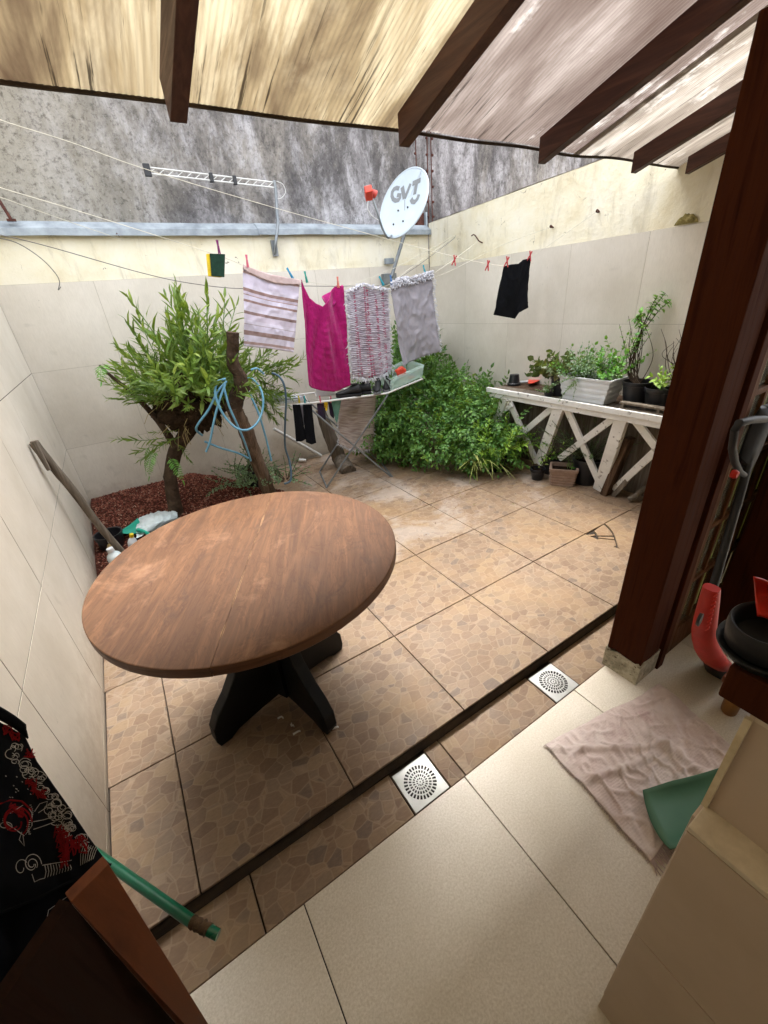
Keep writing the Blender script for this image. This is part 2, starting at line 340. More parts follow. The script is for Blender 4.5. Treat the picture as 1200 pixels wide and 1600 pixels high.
M = dict(
    wtile=wall_tile_mat(), stone=stone_tile_mat(), beige=beige_tile_mat(), greywall=grey_wall_mat(), plaster=plaster_mat(),
    grout=simple('dark_grout', '2c241c', '3a3026', 40, .9, .3), grout_pale=simple('pale_grout', 'b8b0a2', 'a09888', 40, .9, .3),
    mortar=simple('dirty_mortar_edge', '2a221a', '463a2c', 14, .9, .6, 60, bdist=.004),
    galv=simple('galvanised_flashing', 'a4adb3', '767e84', 9, .5, .2, 30, .25, .5),
    table=wood_mat('worn_varnished_tabletop', '6a4229', '875638', '985f3c', (9, 1, 9), 3.2, .45, .35, .25, '4a3020', (0,0,0), .5),
    tableedge=wood_mat('dark_table_edge', '4c2f1a', '5e3b22', '3a2212', (1, 1, 9), 5, .5),
    chip=simple('bare_chipped_wood', 'd0a874', 'b88c58', 60, .8, .3), black_paint=simple('chipped_black_paint', '08090a', '0f1112', 12, .5, .15, 50, spec=.25), blackbrown=wood_mat('very_dark_stained_panel', '1c0e08', '241209', '140a06', (14, 14, 1), 2.4, .7, .1, .15),
    redwood=wood_mat('dark_red_stained_wood', '371a10', '42200f', '2a120a', (14, 14, 1), 2.4, .8, .06, .15),
    rafter=wood_mat('rafter_wood', '56301c', '452415', '34190f', (12, 1, 12), 3, .5, .35, .2),
    doorwood=wood_mat('door_frame_wood', '6a4526', '54331a', '3e2412', (12, 12, 1), 3, .65, .15, .15),
    cabinet=wood_mat('brown_veneer', '5e3018', '6e3a1e', '4c2613', (9, 9, 1), 2.4, .45, .35, .15),
    whitepaint=flaky(),
    weathered=wood_mat('weathered_grey_wood', '8a8074', '6e655a', '4c443a', (14, 14, 1), 2.6, .9, .1, .8),
    brownplank=wood_mat('wet_brown_plank', '66503e', '4c3a2c', '33261c', (14, 14, 1), 2.6, .8, .2, .6),
    bark=simple('rough_tree_bark', '5a4a3c', '2e241c', 14, .95, 1.0, 28, bdist=.02, spec=.1),
    bark_pale=simple('pale_stripped_bark', '7c6a5a', '4a3c30', 11, .9, .9, 26, bdist=.015, spec=.1, stretch=(3,3,.5)), bark_red=simple('smooth_red_bark', '6e4c3a', '4e3426', 9, .8, .8, 30, bdist=.012, spec=.15, stretch=(3,3,.6)),
    root=simple('matted_roots', '4a3c2e', '241c14', 30, 1, 1.0, 60, bdist=.02, spec=.05),
    soil=simple('dark_potting_soil', '2c2018', '1a120c', 40, 1, 1, 80, bdist=.01, spec=.05),
    mulchbase=simple('red_mulch_bed', '57342a', '3a221b', 30, 1, 1, 70, bdist=.01, spec=.05),
    black_plastic=simple('black_plastic', '16171a', '1f2024', 8, .42, .08, 60, spec=.5),
    matte_black=simple('matte_black_rubber', '121214', '1a1a1c', 14, .6, .2, 80),
    white_plastic=simple('white_plastic', 'dde0e2', 'c8cccf', 5, .4, .06, 40, spec=.5),
    chrome=simple('brushed_stainless', '9c9c9a', '84847f', 8, .42, .05, 80, .7, .5),
    pipe=simple('white_pvc_pipe', 'dcdcd8', 'c4c4be', 6, .4, .1), greysteel=simple('grey_steel_tube', '8e9294', '70767a', 9, .45, .15, 60, .6),
    whitewire=simple('white_coated_wire', 'd8d8d4', 'c2c2be', 20, .45, .1), line=simple('pale_nylon_line', 'd4cebc', 'b8b2a0', 40, .7, .1), darkline=simple('grey_wire', '6c6a66', '504e4a', 40, .6, .1),
    rust=simple('rusty_iron', '5a3024', '38201a', 40, .85, .5, 120), dish=simple('dish_grey_white', 'c6d2da', 'b8c4cc', 4, .4, .05, 40), dishgrey=simple('dish_lettering_grey', '85888a', '7c8082', 30, .5, .05),
    orange=simple('orange_red_plastic', 'd8442c', 'c23a26', 10, .4, .1), redplastic=simple('red_plastic', 'b42412', '94180c', 9, .5, .1, spec=.25),
    hose=simple('light_blue_hose', '6fa4bc', '5c92ae', 12, .4, .1), hosedark=simple('slate_blue_hose', '4c6472', '3a4e5a', 12, .45, .1),
    teal=simple('teal_plastic', '2aa890', '1f9680', 9, .38, .08), greenpl=simple('sage_green_plastic', '4f7a64', '456e5a', 6, .4, .08),
    greenpole=simple('green_metal_pole', '15684e', '0f563f', 9, .3, .05, spec=.5), yellow=simple('yellow_plastic', 'dcc020', 'c8a818', 20, .45, .1),
    terracotta=simple('faded_terracotta', '9a8272', '80695a', 16, .9, .6, 50), brick=simple('red_clay_block', '8c7450', '6e5638', 20, .9, .6, 60),
    pink=fabric('magenta_chenille', 'a81c68', '92145a', 18, .9, 110, bd=.006), lilac=fabric('lilac_towel', 'b9a8a4', 'a08c8a', 9, 1.0, 130, bd=.005),
    greytowel=fabric('grey_towelling', 'a09ca2', '8c888e', 8, .6), shag=fabric('white_shag', 'd6d6da', 'b8b8c0', 40, .8), blackcloth=fabric('black_cotton', '15161a', '0d0e11', 8, .3, sheen=0),
    ragrug=fabric('rag_rug_weave', 'cfc6c4', 'a89c9c', 60, .9), curtain=None, greencloth=fabric('green_cloth', '5e8474', '4c7262', 12, .4), darkcloth=fabric('dark_navy_cloth', '262630', '34243a', 9, .4),
    redprint=fabric('red_print', '84181c', '641216', 60, .2, sheen=0), whiteprint=fabric('white_print', 'b8b4ae', '98948e', 60, .2, sheen=0),
    sponge=simple('dark_green_scourer', '163a2a', '0e2a1e', 60, .95, .8, 200), bagwhite=simple('white_plastic_bag', 'd4dedf', 'b8c6c8', 9, .4, .5, 24, bdist=.01),
    sneaker=simple('white_sneaker', 'c8ccd0', 'a8b0b8', 20, .6, .2), glassplastic=None,
    orchid=leafmat('strap_leaf_green', '3e5c1e', '5c8230', '98a850', .25), tomato=leafmat('dark_compound_leaf', '26501f', '44782f', '7ca650', .25),
    lime=leafmat('lime_leaf', '6a9a2c', '8ab83c', 'b0c860', .3), sage=leafmat('grey_green_leaf', '5a7a5a', '76946c', '94a888', .2), olive=leafmat('olive_succulent_leaf', '3e5428', '56683a', '6e5a3a', .15),
    basil=leafmat('fresh_green_leaf', '3c7a2c', '5a9a3c', '80b454', .3), rosemary=leafmat('rosemary_needle', '3c5234', '4c6240', '647a54', .1), stem=simple('brown_stem', '4a3a2c', '302418', 30, .9, .4), greenstem=simple('green_stem', '6a8a3c', '4c6c2c', 30, .7, .2),
    straw=simple('dry_straw', 'b0a070', '8c7c50', 30, .9, .3), windowdark=simple('dark_cavity', '0a0806', '120e0a', 20, 1, .2),
)
def glass_mat(name, col, rough=.05, alpha=.35):
    N = NM(name); N.set(col=lin(col), rough=rough, trans=.0, spec=.5)
    t = N.n('ShaderNodeBsdfTransparent'); t.inputs[0].default_value = tuple(.6+.4*x for x in lin(col)[:3])+(1,)
    ms = N.n('ShaderNodeMixShader'); ms.inputs[0].default_value = alpha
    N.l(t.outputs[0], ms.inputs[1]); N.l(N.b.outputs[0], ms.inputs[2]); N.l(ms.outputs[0], N.out.inputs[0]); return N.m
M['pane'] = glass_mat('window_glass', 'c8ccc4', .05, .12); M['clearplastic'] = glass_mat('cloudy_plastic', 'c8dcd4', .3, .4)
def striped_mat():
    N = NM('striped_towel_print'); uv = N.sep(N.tc.outputs['UV'])
    st = [(0, 'b89c94'), (.035, 'c4b8c4'), (.05, 'b89c94'), (.075, 'd0c8d8'), (.2, 'd4cedc'), (.255, '8c6c5e'), (.3, 'c8bccc'), (.335, '9a7c6c'), (.345, 'd2ccdc'), (.4, '8c6c5e'), (.43, 'd0c8d6'), (.5, 'd6d0de'), (.545, '7c6054'), (.585, 'ccc2d0'), (.66, 'd6d0de'), (.705, '9a8a8a'), (.712, 'd2ccdc'), (.79, '876a5c'), (.85, 'd4cedc'), (.93, 'a08478'), (.965, 'd0c8d4')]
    c = N.ramp(uv[1], [(p, lin(h)) for p, h in st], 'CONSTANT')
    c = N.mix(.2, c, N.ramp(N.noise(N.pos(), 30, 4), [(.3, lin('d8d0dc')), (.7, lin('8a7c80'))]))
    N.set(col=c, rough=.95, spec=.1); N.bump(N.noise(N.pos(), 240, 3), .35, .001); return N.m
M['striped'] = striped_mat(); M['curtain'] = leafmat('beige_curtain', 'dcd0ba', 'd8ccb4', 'd0c4ac', .75)
def rug_mat():
    N = NM('rag_rug_pink_dashes'); uv = N.tc.outputs['UV']; s = N.sep(uv)
    w = N.noise(N.map(uv, (3, 42, 1)), 1.6, 4, .6, .4)
    c = N.ramp(w, [(.35, lin('8a7c86')), (.5, lin('c4bcc6')), (.65, lin('dcd8de'))])
    d = N.noise(N.map(uv, (5, 38, 1), (0,0,0), (3, 1, 0)), 1.2, 2, .5)
    for cx in (.16, .40, .46, .66, .84):
        band = N.math('LESS_THAN', N.math('ABSOLUTE', N.math('SUBTRACT', s[0], cx)), .022)
        c = N.mix(N.math('MULTIPLY', N.math('MULTIPLY', band, N.step(d, .45, .52)), .85), c, lin('b04868'))
    N.set(col=c, rough=1, spec=.05); N.bump(w, 1, .012); return N.m
M['rug'] = rug_mat()
# ================================================================== SETTING
rnd = random.Random(7)
XL0, XL1, YB, XR, STEP = -.235, -.268, 3.33, 3.53, -.055
def xl(y): return XL0+(XL1-XL0)*(y-.5)/2.8
# ground under and beyond everything
g = MB(); g.add([(-60,-60,-.3),(60,-60,-.3),(60,60,-.3),(-60,60,-.3)], [(0,1,2,3)])
tag(obj('ground', g, simple('packed_earth', '6a5c4c', '52463a', 2, .95, .5)), kind='structure')

# ---- patio floor: one sheet of dark grout over a slab, tiles proud of it
TL, GAP, TH = .52, .0045, .010
pf = MB(); pf.box(((xl(0)+XR)/2-.1, 1.72, -.145), (XR-xl(0)+.5, 3.42, .27)); patio = obj('patio_floor', pf, M['grout'], base=(1.6, 1.7, 0)); tag(patio, kind='structure')
def clip_poly(poly, x0, x1, y0, y1):
    def cut(P, ax, lim, keep_less):
        out = []
        for i in range(len(P)):
            a, b = P[i-1], P[i]; ia = (a[ax] <= lim) == keep_less or a[ax] == lim; ib = (b[ax] <= lim) == keep_less or b[ax] == lim
            if ia != ib:
                t = (lim-a[ax])/(b[ax]-a[ax]); out.append((a[0]+(b[0]-a[0])*t, a[1]+(b[1]-a[1])*t))
            if ib: out.append(b)
        return out
    for ax, lim, kl in ((0, x1, True), (0, x0, False), (1, y1, True), (1, y0, False)):
        poly = cut(poly, ax, lim, kl)
        if not poly: return poly
    return poly
full = None
def place_tile(parent, name, mat, cx, cy, ztop, sx, sy, th=TH, poly=None, tilt=True):
    """a square tile: whole ones share one mesh, cut ones get their own"""
    key = (name, round(sx, 4), round(sy, 4))
    if poly is None and key in place_tile.cache:
        o = bpy.data.objects.new(name, place_tile.cache[key]); S.collection.objects.link(o)
    else:
        mb = MB()
        if poly is None: mb.box((0, 0, -th/2), (sx, sy, th))
        else: mb.prism(poly, -th, 0)
        o = obj(name, mb, mat, base=(0, 0, 0), bevel=0)
        if poly is None: place_tile.cache[key] = o.data
    o.parent = parent
    b = parent['_base']; o.location = (cx-b[0], cy-b[1], ztop-b[2])
    if tilt: o.rotation_euler = (rnd.gauss(0, .0011), rnd.gauss(0, .0011), 0); o.location.z += rnd.uniform(-.0008, .0008)
    mo = o.modifiers.new('bevel', 'BEVEL'); mo.width = .0015; mo.segments = 1; mo.limit_method = 'ANGLE'
    return o
place_tile.cache = {}
h = (TL-GAP)/2
for i in range(-1, 8):
    for j in range(0, 7):
        x0, x1, y0, y1 = i*TL+GAP/2, (i+1)*TL-GAP/2, j*TL+GAP/2, (j+1)*TL-GAP/2
        cx, cy = (x0+x1)/2, (y0+y1)/2
        bx0, bx1, by1 = xl(cy)+.006, XR-.012, YB-.012
        if x0 > bx1-.03 or y0 > by1-.03: continue
        if i == 5 and j == 0:      # the broken one: a curved break at its far left corner, two shards and a hole
            px_ = lambda l: [(p.x, p.y) for p in (onz(x, y, 0) for x, y in l)]
            arc = px_([(944, 817.5), (951, 823), (957, 830), (961, 838), (963.5, 846), (966, 855), (970, 861), (981, 865)])
            poly = [(x0, y0), (x1, y0), (x1, y1), (arc[0][0], y1)]+arc[1:-1]+[(x0, arc[-1][1])]
            place_tile(patio, 'floor_tile', M['stone'], cx, cy, 0, 0, 0, poly=[(a-cx, b-cy) for a, b in poly])
            for sh in (px_([(928, 829), (943, 819), (950, 825), (956, 832), (958, 836), (934, 836), (932, 832)]), px_([(935, 838), (959, 838.5), (960, 842), (934.5, 839.5)]), px_([(935, 841), (961, 844), (963, 852), (957, 853.5), (949, 852), (935, 845)]), px_([(919, 835), (929, 834), (930, 836), (921, 837.5)])):
                mx = sum(a for a, b in sh)/len(sh); my = sum(b for a, b in sh)/len(sh)
                o = place_tile(patio, 'tile_shard', M['stone'], mx, my, -.002, 0, 0, poly=[(a-mx, b-my) for a, b in sh]); o.rotation_euler = (.02, -.02, 0)
            continue
        if x0 < bx0 or x1 > bx1 or y1 > by1:
            poly = clip_poly([(x0,y0),(x1,y0),(x1,y1),(x0,y1)], bx0, bx1, -9, by1)
            place_tile(patio, 'floor_tile', M['stone'], cx, cy, 0, 0, 0, poly=[(a-cx, b-cy) for a, b in poly])
        else: place_tile(patio, 'floor_tile', M['stone'], cx, cy, 0, TL-GAP, TL-GAP)
# rough mortar face of the step
mb = MB()
def stepface(u, v):
    x = xl(0)+(XR-xl(0))*u; n = noise.noise(V(x*9, v*3, 1.3))+.5*noise.noise(V(x*31, v*7, 4))
    return (x, -.002-.003*v+.004*n, -.010-(abs(STEP)-.008)*v)
mb.grid(stepface, 260, 5); obj('step_riser', mb, M['mortar'], patio, smooth=True)

# ---- sunken drain strip
SD = -.172
sf = MB(); sf.box((1.6, -.09, STEP-.065), (3.9, .2, .1)); strip = obj('drain_strip_floor', sf, M['grout'], base=(1.6, -.09, STEP)); tag(strip, kind='structure')
cuts = [-.235, .131, .664, .895, 1.412, 1.575, 1.66, 2.18, 2.70, 3.22, 3.5]
drains = []
segs = [(-.235, .129), (.134, .657), (.821, .888), (.893, 1.400), (1.560, 2.09), (2.095, 2.61), (2.615, 3.13), (3.135, 3.5)]
for a, b in segs:
    place_tile(strip, 'floor_tile', M['stone'], (a+b)/2, (-.006+SD)/2, STEP, 0, 0, poly=[(-(b-a)/2, -.082), ((b-a)/2, -.082), ((b-a)/2, .082), (-(b-a)/2, .082)])

# ---- interior beige floor
bf = MB(); bf.box((1.7, -.95, STEP-.065), (4.0, 1.55, .1)); inner = obj('interior_floor', bf, M['grout'], base=(1.7, -.95, STEP)); tag(inner, kind='structure')
BT = .634
for i in range(-1, 6):
    for j in range(0, 3):
        x0, x1 = .248+(i-0)*BT+.0015, .248+(i+1)*BT-.0015; y1, y0 = SD-.002-j*BT, SD-.002-(j+1)*BT+.003
        x0 = max(x0, xl(0)+.004); x1 = min(x1, XR); y0 = max(y0, -1.6)
        if x1-x0 < .02: continue
        w, d = (x1-x0)/2, (y1-y0)/2
        place_tile(inner, 'floor_tile', M['beige'], (x0+x1)/2, (y0+y1)/2, STEP+.002, 0, 0, poly=[(-w,-d),(w,-d),(w,d),(-w,d)])

# ---- clad walls: each face is a wall thing whose glazed panels are parts
def clad_wall(name, label, A, B, thick, ztop, joints_u, joints_z, plaster_top, nrm, topB=None, grout='grout_pale'):
    """A,B: ends of the face at floor; joints_u along A->B in metres; panels proud of the body"""
    A, B = Vector(A), Vector(B); u = (B-A); L = u.length; u.normalize(); n = Vector(nrm)
    t = thing(name, A, label, 'wall')
    zb = plaster_top; zb2 = topB if topB else zb
    mb = MB()
    p = [A-u*.0, B, B-n*thick, A-n*thick]
    z0 = -.3
    vs = [V(q.x, q.y, z0) for q in p]+[V(p[0].x, p[0].y, zb), V(p[1].x, p[1].y, zb2), V(p[2].x, p[2].y, zb2), V(p[3].x, p[3].y, zb)]
    # front face of the body stays 12 mm behind the panels' faces
    for k in (0, 1, 4, 5): vs[k] -= n*.014
    mb.add(vs, [(3,2,1,0),(4,5,6,7),(0,1,5,4),(1,2,6,5),(2,3,7,6),(3,0,4,7)])
    obj('wall_body', mb, M[grout], t)
    mb = MB(); q = [A-n*.0010, B-n*.0010]; mb.add([V(q[0].x, q[0].y, -.08), V(q[1].x, q[1].y, -.08), V(q[1].x, q[1].y, ztop-.004), V(q[0].x, q[0].y, ztop-.004)], [(0,1,2,3)])
    obj('grout_bed', mb, M[grout], t)
    # painted plaster band above the panels
    mb = MB(); n_u, n_v = int(L/.04), 10
    def band(a, b):
        q = A+u*(a*L); top = zb+(zb2-zb)*a
        z = ztop+(top-ztop)*b; w = .004*noise.noise(V(q.x*5, q.y*5, z*6))+.002*noise.noise(V(q.x*22, q.y*22, z*22))
        return q-n*(.006-w)+V(0, 0, z)
    mb.grid(band, n_u, n_v)
    def cap(a, b):
        q = A+u*(a*L); top = zb+(zb2-zb)*a+.004+.012*noise.noise(V(q.x*7, q.y*7, 0))*(1 if b > .1 else .4); return q-n*(.006+b*(thick-.006))+V(0,0,top)
    mb.grid(cap, n_u, 3)
    obj('plaster_band', mb, M['plaster'], t, smooth=True)
    ju = [0]+[x for x in joints_u if 0.02 < x < L-.02]+[L]
    cache = {}
    for a, b in zip(ju, ju[1:]):
        for c, d in zip(joints_z, joints_z[1:]):
            gp_ = .0028 if grout != 'mortar' else .0042; w, hh = b-a-gp_, d-c-gp_
            key = (round(w, 3), round(hh, 3))
            if key not in cache:
                mb = MB(); mb.box((0, 0, 0), (w, .010, hh)); me = obj('wall_tile', mb, M['wtile'], base=(0,0,0)); cache[key] = me.data; o = me
            else:
                o = bpy.data.objects.new('wall_tile', cache[key]); S.collection.objects.link(o)
            o.parent = t; c0 = A+u*((a+b)/2)-n*.005
            o.location = (c0.x-A.x, c0.y-A.y, (c+d)/2)
            o.rotation_euler = (rnd.gauss(0, .0003), 0, math.atan2(u.y, u.x)+rnd.gauss(0, .0003))
            if grout != 'mortar': mo = o.modifiers.new('bevel', 'BEVEL'); mo.width = .0006; mo.segments = 1; mo.limit_method = 'ANGLE'
    return t
ZJ = [.022, .62, 1.22, 1.815]
ZJ2 = [-.072, .022, .62, 1.22, 1.815]
leftw = clad_wall('left_wall', 'pale glazed tile wall on the left side of the patio, behind the round table', (XL0-(XL1-XL0)*2.1/2.8, -1.6, 0), (XL1, YB, 0), .15, 1.815,
    [1.6+y for y in (-1.31, -.73, -.15, .435, 1.04, 1.57, 2.15, 2.73)], ZJ2, 2.25, (1, 0, 0), grout='mortar')
backw = clad_wall('back_wall', 'tiled back wall with a cream plaster band under grey metal flashing', (XL1, YB, 0), (XR, YB, 0), .15, 1.80, [x-XL1 for x in (.335, .945, 1.55, 2.155, 2.76, 3.36)], [.02, .62, 1.22, 1.80], 2.11, (0, -1, 0))
rightw = clad_wall('right_wall', 'tiled right wall with bare cream plaster top, behind the white slatted stand', (XR, YB-.002, 0), (XR, -.25, 0), .15, 1.77, [YB-y for y in (2.75, 2.16, 1.56, .97, .38)], [.02, .62, 1.205, 1.77], 2.17, (-1, 0, 0), 2.30)
# soot and moss stain and hooks are added with the lines later
# ---- galvanised flashing on top of the back wall, in overlapping lengths
fl = thing('metal_flashing', (1, YB, 2.12), 'long bent grey metal flashing capping the cream band of the back wall', 'flashing')
for k, (a, b) in enumerate(((-.9, 1.67), (1.66, 3.53))):
    mb = MB(); dz = .006*k; dy = -.004*k
    prof = [(YB-.045+dy, 2.075+dz), (YB-.045+dy, 2.118+dz), (YB-.036+dy, 2.124+dz), (YB+.03, 2.168+dz), (YB+.165, 2.183+dz), (YB+.165, 2.177+dz), (YB+.03, 2.161+dz), (YB-.032+dy, 2.116+dz), (YB-.040+dy, 2.11+dz), (YB-.040+dy, 2.075+dz)]
    nseg = 40
    for s_ in range(nseg+1):
        x = a+(b-a)*s_/nseg; wv = .004*noise.noise(V(x*3, 5, k))
        for y, z in prof: mb.v.append(V(x, y+wv, z+wv-.012*(x-1)/2))
    P_ = len(prof)
    for s_ in range(nseg):
        for q in range(P_): mb.face((s_*P_+q, s_*P_+(q+1) % P_, (s_+1)*P_+(q+1) % P_, (s_+1)*P_+q))
    mb.face(list(range(P_))); mb.face([nseg*P_+q for q in range(P_)][::-1])
    obj('flashing_length', mb, M['galv'], fl)
# ---- neighbour's tall grey wall, uneven render
nw = MB()
def nwall(u, v):
    x = -4+14*u; z = -.3+6.3*v
    return (x, YB+.17-.012*noise.noise(V(x*1.4, 0, z*1.4))-.006*noise.noise(V(x*7, 3, z*7)), z)
nw.grid(nwall, 220, 110)
b0 = len(nw.v); nw.add([(-4, YB+.5, -.3), (10, YB+.5, -.3), (10, YB+.5, 6), (-4, YB+.5, 6)], [(0, 1, 2, 3)])
nwo = obj('neighbour_wall', nw, M['greywall'], base=(3, YB+.2, 0), smooth=True, angle=180, fix=False)
tag(nwo, 'tall weathered grey cement wall rising behind the back wall', 'wall')
# ---- house side: wall behind the viewer and the eave slab over the interior floor
hw = MB(); hw.box((1.6, -1.68, 1.35), (4.2, .15, 3.3)); o = obj('house_wall', hw, simple('house_wall_paint', 'd8d0be', 'ccc4b0', 4, .8, .2), base=(1.6, -1.68, 0)); tag(o, 'plain cream house wall closing the covered area', 'wall')
# ---- timber post on its block
px0, py0, pw = 1.745, -.307, .145
pt = thing('timber_post', (px0+pw/2, py0+pw/2, STEP), 'thick dark reddish brown timber post on a chipped pale concrete block, right of the step', 'post')
mb = MB(); mb.box((px0+pw/2, py0+pw/2, (2.03+.05)/2), (pw, pw, 1.98)); obj('shaft', mb, M['redwood'], pt, bevel=.004)
mb = MB(); mb.grid(lambda u, v: (px0+pw/2+(pw/2+.003)*[-1,1,1,-1,-1][min(4,int(u*4+.5))], py0+pw/2+(pw/2+.003)*[-1,-1,1,1,-1][min(4,int(u*4+.5))], STEP+(.128+.012*noise.noise(V(u*9,1,2)))*v), 4, 2)
mb = MB(); n_ = 48
for zi, zf in enumerate((0, .5, 1)):
    for k in range(n_):
        a = k/n_*4; e = int(a); f = a-e; c = [(-1,-1),(1,-1),(1,1),(-1,1)]; A_, B_ = c[e], c[(e+1) % 4]
        x = (A_[0]+(B_[0]-A_[0])*f); y = (A_[1]+(B_[1]-A_[1])*f); j = .002*noise.noise(V(k, zi, 3))
        top = .115+.022*noise.noise(V(k*.45, 1, 7))
        mb.v.append(V(px0+pw/2+x*(pw/2+.004+j), py0+pw/2+y*(pw/2+.004+j), STEP+top*zf))
for zi in range(2):
    for k in range(n_): mb.face((zi*n_+k, zi*n_+(k+1) % n_, (zi+1)*n_+(k+1) % n_, (zi+1)*n_+k))
mb.face([2*n_+k for k in range(n_)])
def baseblock():
    N = NM('chipped_post_block'); v = N.pos(); a = N.noise(v, 18, 6, .7); b = N.noise(v, 50, 4)
    c = N.mix(N.step(a, .42, .6), lin('8a8470'), lin('b8b09a')); c = N.mix(N.step(b, .6, .7), c, lin('4e3a28'))
    N.set(col=c, rough=.9); N.bump(a, .6, .006); return N.m
obj('base_block', mb, baseblock(), pt)
# ---- lean-to roof: rafters, header and translucent corrugated sheets
SL = -.306
def zr(y): return 2.105+SL*(y-.8)          # top of rafters
rf = thing('lean_to_roof', (1.6, -.2, 2.2), 'lean-to roof of stained translucent sheets on dark timber rafters', 'roof')
for x, ye, dep, zo in ((.64, .80, .09, 0), (1.435, .80, .09, 0), (2.205, .80, .09, -.008), (2.945, .80, .085, -.012), (3.40, .75, .075, -.03)):
    mb = MB(); w = .047
    vs = []
    for y in (-1.6, ye):
        zt = zr(y)+zo
        vs += [V(x-w/2, y, zt-dep-.004), V(x+w/2, y, zt-dep-.004), V(x+w/2, y, zt), V(x-w/2, y, zt)]
    mb.add(vs, [(0,1,2,3), (7,6,5,4), (0,4,5,1), (1,5,6,2), (2,6,7,3), (3,7,4,0)])
    obj('rafter', mb, M['rafter'], rf, bevel=.002)
mb = MB(); mb.box((1.95, -.235, zr(-.17)-.09-.075), (3.1, .10, .13)); obj('header_beam', mb, M['redwood'], rf, bevel=.003)
YE = .875
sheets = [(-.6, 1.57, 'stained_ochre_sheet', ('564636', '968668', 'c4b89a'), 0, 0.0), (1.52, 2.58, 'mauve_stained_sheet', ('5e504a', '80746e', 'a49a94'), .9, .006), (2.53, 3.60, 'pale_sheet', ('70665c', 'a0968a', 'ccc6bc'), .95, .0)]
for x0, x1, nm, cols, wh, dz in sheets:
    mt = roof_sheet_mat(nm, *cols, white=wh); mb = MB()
    nx = int((x1-x0)/.0055)
    def sh(u, v):
        x = x0+(x1-x0)*u; y = -1.6+(YE+1.6)*v+.010*noise.noise(V(x*2.2, 1, 5))*v
        return (x, y, zr(y)+.004+dz+.0016*math.sin(x*2*PI/.0165)+.004*noise.noise(V(x*1.5, y*1.5, 2))+(-.005*(math.sin(PI*((x-.64)/.77))**2)*v))
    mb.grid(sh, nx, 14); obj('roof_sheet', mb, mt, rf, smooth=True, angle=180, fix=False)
mb = MB()   # dark grimy lip along the lower edge
pts = []
for k in range(161):
    x = -.6+4.2*k/160; y = YE+.010*noise.noise(V(x*2.2, 1, 5)); pts.append((x, y, zr(y)+.004*noise.noise(V(x*1.5, y*1.5, 2))-.005*(math.sin(PI*((x-.64)/.77))**2)))
mb.tube(pts, .006, 6); obj('grimy_edge', mb, M['mortar'], rf, smooth=True)
mb = MB(); ce = .06
mb.add([V(-.7,-1.7,zr(-1.7)+ce), V(3.7,-1.7,zr(-1.7)+ce), V(3.7,-.8,zr(-.8)+ce), V(-.7,-.8,zr(-.8)+ce), V(-.7,-1.7,zr(-1.7)+ce+.1), V(3.7,-1.7,zr(-1.7)+ce+.1), V(3.7,-.8,zr(-.8)+ce+.1), V(-.7,-.8,zr(-.8)+ce+.1)],
    [(3,2,1,0),(4,5,6,7),(0,1,5,4),(1,2,6,5),(2,3,7,6),(3,0,4,7)])
o = obj('house_eave', mb, M['rafter'], base=(1.5, -1, 2.6)); tag(o, 'dark boarded house eave above the upper end of the roof sheets', 'eave')

# ---- glazed door beside the post
dr = thing('glazed_door', (2.2, -.3, STEP), 'brown wooden door with small glass panes right of the timber post', 'door')
DY = -.285
def bx(name, x0, x1, z0, z1, th=.035, mat='doorwood', y=DY, par=dr, bev=.003):
    mb = MB(); mb.box(((x0+x1)/2, y, (z0+z1)/2), (x1-x0, th, z1-z0)); return obj(name, mb, M[mat], par, bevel=bev)
bx('door_jamb', 1.898, 1.945, STEP, 2.1, .07, 'redwood'); bx('stile', 1.95, 2.035, STEP+.01, 2.08); bx('stile', 2.66, 2.74, STEP+.01, 2.08)
zs = [ony(1066, 925, DY).z, ony(1095, 848, DY).z, ony(1128, 762, DY).z, ony(1166, 645, DY).z]
zs = [.10, .36, .62, .88, 1.14, 1.40, 1.66, 1.92]
bx('bottom_rail', 2.037, 2.658, STEP+.01, zs[0]); bx('top_rail', 2.037, 2.658, 1.94, 2.08)
xs = [2.036, 2.145, 2.27, 2.395, 2.53, 2.659]
for z in zs[1:]:
    bx('glazing_bar', 2.037, 2.658, z-.011, z+.011, .028)
for x in xs[1:-1]:
    for a, b in zip(zs, zs[1:]+[1.94]): bx('glazing_bar', x-.010, x+.010, a+.011, b-.011, .026)
for x0, x1 in zip(xs, xs[1:]):
    for a, b in zip(zs, zs[1:]+[1.94]): bx('glass_pane', x0, x1, a, b, .003, 'pane', bev=0)
mb = MB(); mb.grid(lambda u, v: (1.98+.70*u, DY+.06+.014*math.sin(u*60+2*math.sin(v*4))+.01*noise.noise(V(u*6, v*5, 0)), .0+2.05*v), 90, 24)
o = obj('door_curtain', mb, M['curtain'], base=(2.3, DY+.06, 0), smooth=True, angle=180, solid=.002); tag(o, 'beige gathered curtain hanging behind the small door panes', 'curtain')
mb = MB(); mb.box((3.15, -.26, 1.1), (.75, .12, 2.4)); o = obj('door_side_wall', mb, M['plaster'], base=(3.15, -.26, 0)); tag(o, 'short plastered wall piece between door and right wall', 'wall')
cp = thing('wooden_cupboard', (2.6, -.42, STEP), 'low dark reddish cupboard behind the trimmer at the right edge', 'cupboard')
mb = MB(); mb.box((2.72, -.42, (STEP+.95)/2), (.90, .16, .95-STEP)); obj('side_panel', mb, M['redwood'], cp, bevel=.003)
mb = MB(); mb.box((2.72, -.42, .962), (.93, .19, .022)); obj('top_board', mb, M['cabinet'], cp, bevel=.003)
